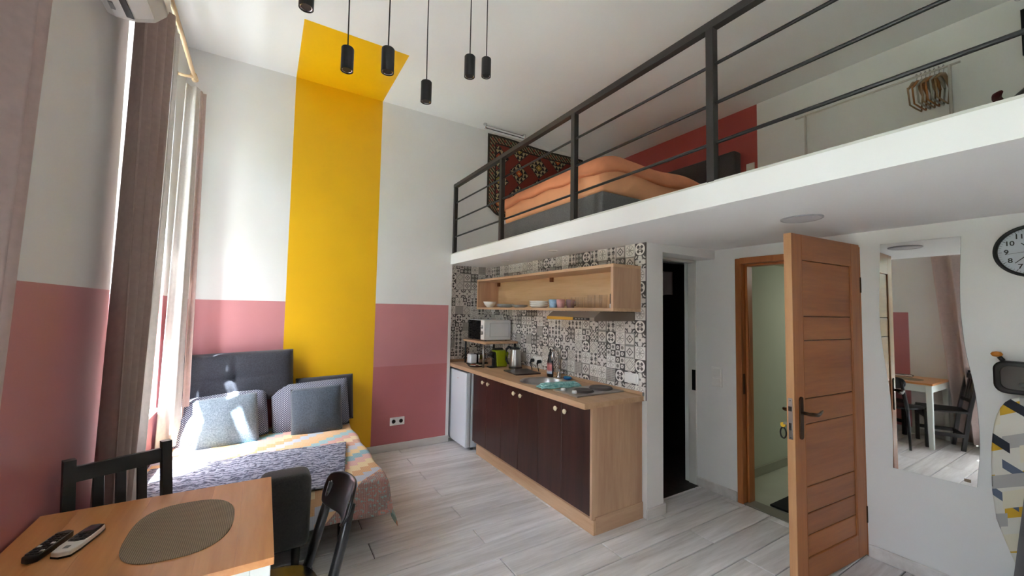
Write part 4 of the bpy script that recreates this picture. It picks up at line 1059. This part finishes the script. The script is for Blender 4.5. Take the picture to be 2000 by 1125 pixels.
# kilim on the back wall
def kilimmat():
    m, nt, b = newmat('kilim_weave'); v, x, y, z = coords(nt, 'UV')
    W_, H_ = 1.55, 1.02
    ex = (x.mn(x*-1+W_)); ez = (z*0+y).mn(y*-1+H_); e = ex.mn(ez)
    # lattice of diamonds in the field
    cx, cz = x/.31, y/.30
    u = (cx.fract()-.5).abs()*2; w = (((cz+(cx.floor().mod(2))*.5).fract())-.5).abs()*2
    d = u+w
    idx = (cx.floor()+(cz+(cx.floor().mod(2))*.5).floor()).mod(3)
    st = (x/.028).floor(); sz_ = (y/.028).floor()
    tri = (((x/.056).fract()-.5).abs()*2 < (y/.056).fract())
    field = lin('742e22')
    c = mixc(nt, (d < 1.0)*1.0, field, lin('1d1a20'))
    tr = (d < .93)*(d > .45)*tri
    c = mixc(nt, tr, c, lin('a89a78'))
    c = mixc(nt, (d < .42), c, lin('241c20'))
    inn = ramp(nt, idx/3+.1, [(0, lin('b0552c')), (.33, lin('8a7a3c')), (.66, lin('a04432'))], 'CONSTANT')
    c = mixc(nt, (d < .32), c, inn)
    c = mixc(nt, (d < .12), c, lin('d0a068'))
    # border
    bt_ = (((x+y)/.05).fract()-.5).abs()*2
    bc = mixc(nt, bt_ > .55, lin('2c221c'), lin('8d7f60'))
    bc = mixc(nt, ((x*70).sin()*(y*70).sin()) > .5, bc, lin('7a3528'))
    c = mixc(nt, e < .105, c, bc)
    c = mixc(nt, (e < .118)*(e > .10), c, lin('1e1714'))
    c = mixc(nt, e < .025, c, lin('30281f'))
    n_ = X(nt, noise(nt, v, 160, 3))
    h = nt.nodes.new('ShaderNodeHueSaturation'); nt.links.new(c, h.inputs['Color']); nt.links.new((n_*.6+.7).k, h.inputs['Value'])
    nt.links.new(h.outputs[0], b.inputs['Base Color']); b.inputs['Roughness'].default_value = .95
    bump(nt, b, n_, .3, .003); return m
g = G(); kx0, kx1, kz0, kz1 = 2.255, 3.80, 2.66, 3.675
NU, NV = 50, 30
def kil(u, v):
    x = kx0+(kx1-kx0)*u; z = kz0+(kz1-kz0)*v
    z += .10*math.exp(-(u/.06)**2)*(1-v)**3 + .012*math.sin(8*u)*(v) - .02*u*v
    return (x, B-.022-.006*math.sin(9*u+2*v)-.012*(1-v)*math.sin(5*u+1)**2, z)
g.grid(NU, NV, kil); kl = g.build('kilim_rug', kilimmat(), smooth=True, open=True)
ul = kl.data.uv_layers.new(name='flat')
for l in kl.data.loops:
    i, j = divmod(l.vertex_index, NV+1); ul.data[l.index].uv = (1.55*i/NU, 1.02*j/NV)
md = kl.modifiers.new('thickness', 'SOLIDIFY'); md.thickness = .008
mark(kl, 'red and dark patterned kilim rug hanging on the wall behind the loft bed', 'rug')
# chrome ceiling bar
cb = thing('ceiling_bar', 'thin chrome ceiling bar fixture at the wall above the kilim', 'ceiling light', (2.42, 4.2, C))
for x in (2.145, 2.70):
    g = G(); g.lathe([(.022, 0), (.022, -.012), (.013, -.03), (.012, -.055), (.0, -.057)], (x, 4.18, C), 16); g.build('mount', CHROME, cb, smooth=True)
G().tube([(2.145, 4.18, C-.05), (2.70, 4.18, C-.05)], .005, 8).build('bar', BLKMET, cb, smooth=True)
G().tube([(2.145, 4.18, C-.018), (2.70, 4.18, C-.018)], .004, 8).build('bar', CHROME, cb, smooth=True)
# clothes rack
rk = thing('clothes_rack', 'slim white metal clothes rack standing on the loft', 'clothes rack', (4.2, 1.25, LT))
RW = plain('rack_white', 'cfc8c0', .4)
for yy in (.775, 1.70): G().tube([(4.2, yy, LT), (4.2, yy, 3.355)], .010, 10).build('upright', RW, rk, smooth=True)
G().tube([(4.2, .72, 3.35), (4.2, 1.78, 3.35)], .008, 10).build('hanging_bar', RW, rk, smooth=True)
for yy in (.775, 1.70): G().tube([(4.05, yy, LT+.012), (4.3, yy, LT+.012)], .011, 8).build('foot', RW, rk, smooth=True)
HG = [wood('hanger_wood', '8a6a4c', 'b59672', 'X', .5, 9, .05), plain('wire_hanger', 'a9a39a', .4, .5), plain('orange_wood', 'a06a3c', .5)]
for k in range(7):
    yy = .805+.024*k; t = thing('clothes_hanger', 'clothes hanger in the bunch on the white loft rack, %s from the upright' % ('nearest', 'second', 'third', 'fourth', 'fifth', 'sixth', 'farthest')[k], 'hanger', (4.2, yy, 3.35), 'hangers on the loft rack')
    m_ = HG[k % 3]; sw = .02*k
    G().tube([(4.2+.016*math.cos(a), yy, 3.358+.012+.016*math.sin(a)-.012) for a in [pi*(1.15-1.3*j/8) for j in range(9)]]+[(4.2, yy, 3.325), (4.2, yy, 3.30)], .0022, 6).build('hook', CHROME, t, smooth=True)
    G().tube([(4.02+sw*.3, yy+.012, 3.215), (4.12, yy+.004, 3.275), (4.2, yy, 3.298), (4.265, yy-.004, 3.27), (4.30, yy-.008, 3.225)], [.007, .012, .014, .012, .007], 8).build('shoulder', m_, t, smooth=True)
    G().tube([(4.03, yy+.012, 3.215), (4.06, yy+.01, 3.09), (4.16, yy, 3.085), (4.26, yy-.006, 3.09), (4.295, yy-.008, 3.225)], .0055, 6).build('trouser_bar', m_, t, smooth=True)
socket('light_switch', (LW, 2.265, 3.06), .085, .085, 1, 'X', 'white switch on the loft red wall beside the headboard')
# bag on the loft floor, picture and hook at the right edge
bg_ = thing('travel_bag', 'dark red and black bag lying on the loft at the right edge', 'bag', (3.95, .3, LT))
g = G(); g.grid(24, 12, lambda u, v: (4.0+.2*math.cos(2*pi*u)*math.sin(pi*v)**.35, .27+.255*math.sin(2*pi*u)*math.sin(pi*v)**.35, LT+.405-.405*math.cos(pi*v))); 
bpy_bag = g.build('body', BLKPL, bg_, smooth=True)
G().tube([(3.86, .50, 2.915), (3.93, .525, 2.925), (4.0, .535, 2.93), (4.07, .52, 2.925)], [.012, .022, .022, .012], 10).build('flap', plain('dark_red_cloth', '5a1c20', .7), bg_, smooth=True)
pf = thing('wall_picture', 'black-framed picture on the loft wall, only its corner showing at the right edge', 'picture', (LW, .25, 3.30))
g = G()
for q in ((.05, .455, 3.29, 3.315), (.05, .455, 3.585, 3.61), (.05, .075, 3.315, 3.585), (.43, .455, 3.315, 3.585)): g.box(LW-.02, LW-.001, q[0], q[1], q[2], q[3])
g.build('frame', BLKPL, pf); G().box(LW-.01, LW-.001, .075, .43, 3.315, 3.585).build('print', plain('dark_print', '1b1718', .4), pf)
hk = G().tube([(LW-.03, .455+.02*math.cos(a), 3.535+.02*math.sin(a)+.16) for a in [2*pi*j/16 for j in range(17)]]+[], .003, 6, False).build('wall_ring', CHROME, smooth=True); mark(hk, 'thin metal ring hook on the loft wall at the right edge', 'hook')

# ------------------------------------------------------------------ entrance door leaf
ED = thing('door_1', 'open light-wood panelled entrance door with bronze lever handle', 'door', (0, 0, 0))
DW, DH, DT = .782, 1.962, .040
# local: x from hinge (0) to free edge (DW); visible face at y=DT
G().box(0, .11, 0, DT, .008, DH).build('stile', DOORWZ, ED, bevel=.002, seg=1)
fs = G().box(DW-.105, DW-.004, 0, DT, .008, DH).build('stile', DOORWZ, ED, bevel=.002, seg=1)
G().box(DW-.004, DW, 0, DT, .008, DH).build('edge_strip', EDGEW, ED)
G().box(.11, DW-.105, 0, DT, 1.815, DH).build('top_rail', DOORW, ED, bevel=.002, seg=1)
G().box(.11, DW-.105, 0, DT, .008, .15).build('bottom_rail', DOORW, ED, bevel=.002, seg=1)
zl = [1.815, 1.49, 1.352, 1.023, .88, .535, .39, .27, .15]
for k in range(len(zl)-1):
    G().box(.112, DW-.107, .008, DT-.007, zl[k+1]+.0025, zl[k]-.0025).build('panel', DOORW, ED, bevel=.004, seg=2)
G().box(.11, DW-.105, .012, DT-.014, .15, 1.815).build('core', plain('door_groove', '5a3418', .7), ED)
g = G()
for (xx) in (.112, DW-.115): g.box(xx, xx+.008, DT-.008, DT-.001, .15, 1.815)
g.build('bead', DOORWZ, ED, bevel=.002)
pl = G(); pl.T = Matrix.Translation((DW-.062, DT, .925)); pl.prism(rrect(.036, .235, .017), 0, .007, 'Y'); hp = pl.build('handle_plate', BRONZE, ED, bevel=.002)
G().tube([(DW-.062, DT+.005, .955), (DW-.062, DT+.045, .955), (DW-.075, DT+.055, .955), (DW-.12, DT+.056, .946), (DW-.155, DT+.052, .95), (DW-.185, DT+.05, .962)], [.009, .009, .010, .010, .008, .005], 10).build('lever', BRONZE, hp, smooth=True)
pl = G(); pl.T = Matrix.Translation((DW-.062, -.007, .925)); pl.prism(rrect(.036, .235, .017), 0, .007, 'Y'); hp2 = pl.build('handle_plate', BRONZE, ED, bevel=.002)
G().tube([(DW-.062, -.005, .955), (DW-.062, -.045, .955), (DW-.075, -.055, .955), (DW-.12, -.056, .946), (DW-.155, -.052, .95)], [.009, .009, .010, .010, .006], 10).build('lever', BRONZE, hp2, smooth=True)
lp = G().box(DW, DW+.003, .009, .031, .81, 1.035).build('lock_plate', STEEL, ED, bevel=.001, seg=1)
G().box(DW+.002, DW+.008, .012, .028, .965, .99).build('latch', BLKPL, lp)
G().box(DW+.002, DW+.006, .013, .027, .86, .90).build('bolt', CHROME, lp)
for zz in (.82, 1.022): G().lathe([(.003, .003), (.0, .004)], (DW, .02, zz), 8, 'X').build('screw', BLKPL, lp)
for zz in (.25, 1.70): G().tube([(-.006, DT-.002, zz-.05), (-.006, DT-.002, zz+.05)], .007, 10).build('hinge', BRONZE, ED, smooth=True)
kg = thing('key_ring', 'keys with a yellow tag hanging in the back of the open entrance door', 'keys', (0, 0, 0))
G().box(DW-.075, DW-.045, -.045, -.008, .872, .884).build('key', STEEL, kg)
g = G(); g.lathe([(.0, -.004), (.014, -.004), (.014, .004), (.0, .004)], (DW-.05, -.048, .868), 16, 'X'); g.build('yellow_tag', plain('yellow_tag', 'd8b02c', .4), kg)
G().tube([(DW-.05, -.048+.016*math.cos(a), .822+.03*math.sin(a)) for a in [2*pi*j/16 for j in range(17)]], .0045, 8, False).build('loop', BLKPL, kg, smooth=True)
dang = math.radians(176.0)
for o in (ED, kg): o.location = (3.296, 1.086, .004); o.rotation_euler = (0, 0, dang)
ED['kind'] = 'structure'
dm = G().box(R+.15, R+.60, 1.12, 1.70, 0, .014).build('doormat', plain('black_doormat', '0b0b0b', .95, bmp=.3), bevel=.004); mark(dm, 'black doormat in the hallway behind the entrance door', 'doormat')
socket('light_switch', (R, 2.03, .965), .094, .165, 2, 'X', 'white double light switch between the bathroom and the entrance door')
st = G().box(3.284, 3.2885, FY-.004, FY+.03, .82, 1.0).build('strike_plate', BLKPL, bpy.data.objects['door_2'])
# cloth hanging in the dark bathroom
g = G(); g.grid(24, 16, lambda u, v: (3.35+.56*u, 2.93-.012*math.sin(7*u*3), 1.685+.28*v-.02*math.sin(5*u)*(1-v)))
o = g.build('hanging_cloth', plain('pale_bath_cloth', 'dccfcc', .9), smooth=True, solid=.004, open=True); mark(o, 'pale cloth hanging in the dark bathroom doorway', 'cloth')
# unseen glowing ceiling light, added to brighten the hallway
hl = thing('added_hall_light', 'round unseen light added on the hallway ceiling to brighten the hall', 'ceiling lamp', (4.9, 1.2, 2.0))
LMP = bpy.data.materials.new('hall_fill_glow'); LMP.use_nodes = True; bb_ = LMP.node_tree.nodes['Principled BSDF']
bb_.inputs['Emission Color'].default_value = (1, .97, .86, 1); bb_.inputs['Emission Strength'].default_value = 14
g = G(); g.lathe([(.0, -.05), (.08, -.045), (.12, -.02), (.12, .0)], (4.9, 1.2, 2.0), 24, caps=False); g.build('shade', LMP, hl, smooth=True)

# ------------------------------------------------------------------ mirror, clock, ironing board
MIR = bpy.data.materials.new('mirror_silver'); MIR.use_nodes = True; bb_ = MIR.node_tree.nodes['Principled BSDF']
bb_.inputs['Metallic'].default_value = 1; bb_.inputs['Roughness'].default_value = .015; bb_.inputs['Base Color'].default_value = (.86, .88, .87, 1)
mi = thing('wall_mirror', 'tall frameless wavy-edged mirror on the wall beside the door', 'mirror', (R, .76, .59))
def lerp_edge(tab, z):
    for (z0, y0_), (z1, y1_) in zip(tab, tab[1:]):
        if z0 <= z <= z1:
            t = (z-z0)/(z1-z0); t = t; return y0_+(y1_-y0_)*t
    return tab[-1][1]
def smooth_tab(tab, n=30):
    ys = []
    z0, z1 = tab[0][0], tab[-1][0]
    for k in range(n+1):
        z = z0+(z1-z0)*k/n
        ys.append((z, sum(lerp_edge(tab, min(max(z+d*.03, z0), z1)) for d in (-2, -1, 0, 1, 2))/5))
    return ys
near = smooth_tab([(.596, .576), (.75, .560), (.875, .556), (1.09, .563), (1.336, .597), (1.55, .608), (1.733, .604), (1.957, .593)])
far = smooth_tab([(.586, .913), (.78, .908), (1.026, .914), (1.273, .941), (1.42, .952), (1.561, .954), (1.75, .948), (1.956, .939)])
poly = [(y, z) for z, y in near]+[(y, z) for z, y in far[::-1]]
G().prism(poly, R-.007, R-.001, 'X').build('glass_edge', plain('mirror_edge', '5c6460', .2), mi)
g = G(); cyy = .76
g.face([g.vert((R-.0075, y, z)) for y, z in poly]); g.build('mirror_face', MIR, mi, open=True)
G().box(R-.0085, R-.0074, .595, .620, .612, .628).build('sticker', plain('mirror_sticker', '8c7a66', .5), mi)
cl = thing('wall_clock', 'round wall clock with black rim and pale dial, cut by the right edge', 'clock', (R, .345, 1.847))
cc = (R, .345, 1.847); CR = .134
g = G(); g.lathe([(CR-.016, -.012), (CR-.014, -.032), (CR-.004, -.036), (CR, -.028), (CR, 0)], cc, 56, 'X', caps=False); g.build('rim', BLKPL, cl, smooth=True)
g = G(); g.lathe([(.0, -.012), (CR-.012, -.012)], cc, 56, 'X', caps=False); dl = g.build('dial', plain('clock_dial', 'c3cad2', .5), cl)
def text_mesh(body, size):
    cu = bpy.data.curves.new('numeral', 'FONT'); cu.body = body; cu.size = size; cu.align_x = 'CENTER'; cu.align_y = 'CENTER'; cu.extrude = .0004; cu.offset = .0008
    o = bpy.data.objects.new('numeral', cu); COL.objects.link(o)
    bpy.context.view_layer.update()
    me = bpy.data.meshes.new_from_object(o.evaluated_get(bpy.context.evaluated_depsgraph_get())); bpy.data.objects.remove(o); return me
for n in range(1, 13):
    a = pi/2-n*pi/6; me = text_mesh(str(n), .034); me.materials.clear(); me.materials.append(BLKPL)
    o = bpy.data.objects.new('numeral', me); COL.objects.link(o); o.parent = dl
    # wall faces -X: image right is -Y
    o.location = (-.0128, -.089*math.cos(a), .089*math.sin(a)); o.rotation_euler = (pi/2, 0, -pi/2)
g = G()
for n in range(60):
    a = 2*pi*n/60; r0, r1 = (CR-.026, CR-.017) if n % 5 else (CR-.030, CR-.017)
    d = Vector((0, -math.cos(a), math.sin(a))); e = Vector((0, math.sin(a), math.cos(a)))*(.0005 if n % 5 else .0011); c0 = Vector(cc)+Vector((-.0125, 0, 0))
    g.face([g.vert(p) for p in (c0+d*r0-e, c0+d*r0+e, c0+d*r1+e, c0+d*r1-e)])
g.build('minute_marks', BLKPL, dl, open=True)
def hand(nm, deg, l, w, off):
    a = pi/2-math.radians(deg); d = Vector((0, -math.cos(a), math.sin(a))); e = Vector((0, math.sin(a), math.cos(a)))
    c0 = Vector(cc)+Vector((off, 0, 0)); g = G(); th_ = Vector((-.001, 0, 0))
    ps = [c0-d*l*.16-e*w, c0-d*l*.16+e*w, c0+d*l+e*w*.6, c0+d*l-e*w*.6]
    b = [g.vert(p) for p in ps]; t = [g.vert(p+th_) for p in ps]; g.face(b[::-1]); g.face(t)
    for k in range(4): g.face((b[k], b[(k+1) % 4], t[(k+1) % 4], t[k]))
    g.build(nm, BLKPL, cl)
hand('hour_hand', 318, .058, .0032, -.016); hand('minute_hand', 226, .085, .0026, -.018); hand('second_hand', 263, .092, .001, -.020)
g = G(); g.lathe([(.006, -.022), (.006, -.012)], cc, 14, 'X'); g.build('hub', BLKPL, cl)
g = G(); g.lathe([(.0, -.030), (.06, -.030), (CR-.012, -.028)], cc, 40, 'X', caps=False); g.build('glass_cover', GLASS, cl, smooth=True)
# ironing board hanging upright, with an iron rest
def ironmat():
    m, nt, b = newmat('ironing_cover'); v, x, y, z = coords(nt)
    # scattered slanted parallelograms
    c = mixc(nt, X(nt, noise(nt, v, 6, 2)), lin('cfcdc2'), lin('dcd9cf'))
    for (p, q, sl_, colr, off, w) in ((.20, .17, .55, 'c9a02c', .02, .30), (.20, .17, -.62, '5a6478', .10, .26), (.24, .19, .5, 'a8a6a4', .13, .34), (.31, .23, -.7, '1f2430', .05, .22), (.27, .21, .6, 'd8d2bc', .09, .4)):
        zz = (z+off+y*sl_)/q; yy = (y+off*1.7+zz.floor()*.063)/p
        f = ((zz.fract()-.5).abs()*2 < w)*((yy.fract()-.5).abs()*2 < .55)
        c = mixc(nt, f, c, lin(colr))
    nt.links.new(c, b.inputs['Base Color']); b.inputs['Roughness'].default_value = .85; return m
ib = thing('ironing_board', 'folded ironing board with yellow, grey and navy slanted patches leaning on the wall', 'ironing board', (R-.05, .34, .02))
pts = []
for k in range(40):
    a = 2*pi*k/40; c_, s_ = math.cos(a), math.sin(a)
    pts.append((math.copysign(abs(c_)**.55, c_)*.16, math.copysign(abs(s_)**.7, s_)))
top = [(.352+px*(1 if pz > -.2 else max(.25, 1-(abs(pz)-.2)*.75)), .615+pz*.50) for px, pz in pts]
G().prism(top, R-.075, R-.045, 'X').build('padded_top', ironmat(), ib, bevel=.008, seg=3)
for s in (.28, .40): G().tube([(R-.030, s, .02), (R-.030, s+.01, .95)], .010, 8).build('folded_leg', STEEL, ib, smooth=True)
G().tube([(R-.03, .25, .03), (R-.03, .45, .03)], .011, 8).build('foot_bar', BLKPL, ib, smooth=True)
ir = thing('kitchen_appliance', 'flat black rounded appliance with an orange knob above the ironing board', 'appliance', (R-.06, .36, 1.115))
g = G(); g.T = Matrix.Translation((R-.055, .355, 1.205)); g.prism(rrect(.27, .165, .045, 6), -.03, .03, 'X'); g.build('body', BLKPL, ir, bevel=.012, seg=3)
g = G(); g.T = Matrix.Translation((R-.088, .355, 1.205)); g.prism(rrect(.22, .12, .035, 6), -.004, .004, 'X'); g.build('lid_panel', plain('black_gloss', '1a1c1c', .2), ir, bevel=.003)
g = G(); g.T = Matrix.Translation((R-.092, .355, 1.175)); g.prism(rrect(.10, .018, .008, 4), -.006, .006, 'X'); g.build('handle_slot', BLKPL, ir)
G().tube([(R-.06, .455, 1.285), (R-.06, .468, 1.305)], .010, 10).build('neck', BLKPL, ir, smooth=True)
g = G(); g.T = Matrix.Translation((R-.06, .476, 1.318)) @ Matrix.Diagonal((1, 1.3, .9, 1)); g.lathe([(.0, -.016), (.012, -.012), (.017, 0), (.012, .012), (.0, .016)], (0, 0, 0), 16); g.build('knob', plain('orange_knob', 'c87a24', .4), ir, smooth=True)
sb_ = thing('canvas_bag', 'dark grey fabric bag leaning at the bottom right corner', 'bag', (3.05, .22, 0))
g = G(); i0 = [g.vert(p) for p in ((3.10, .47, 0), (3.12, .395, .70), (3.14, .05, .72), (3.12, .02, 0), (2.86, .40, 0), (3.02, .36, .68), (3.04, .06, .70), (2.86, .05, 0))]
for q in ((0, 1, 2, 3), (4, 7, 6, 5), (0, 4, 5, 1), (1, 5, 6, 2), (2, 6, 7, 3), (3, 7, 4, 0)): g.face([i0[k] for k in q])
g.build('body', weave('dark_canvas', '2c2b2e', '474549', 200), sb_, bevel=.02, seg=3)
G().tube([(3.08, .30, .69), (3.09, .27, .80), (3.09, .17, .80), (3.08, .14, .69)], .008, 8).build('handle', BLKPL, sb_, smooth=True)
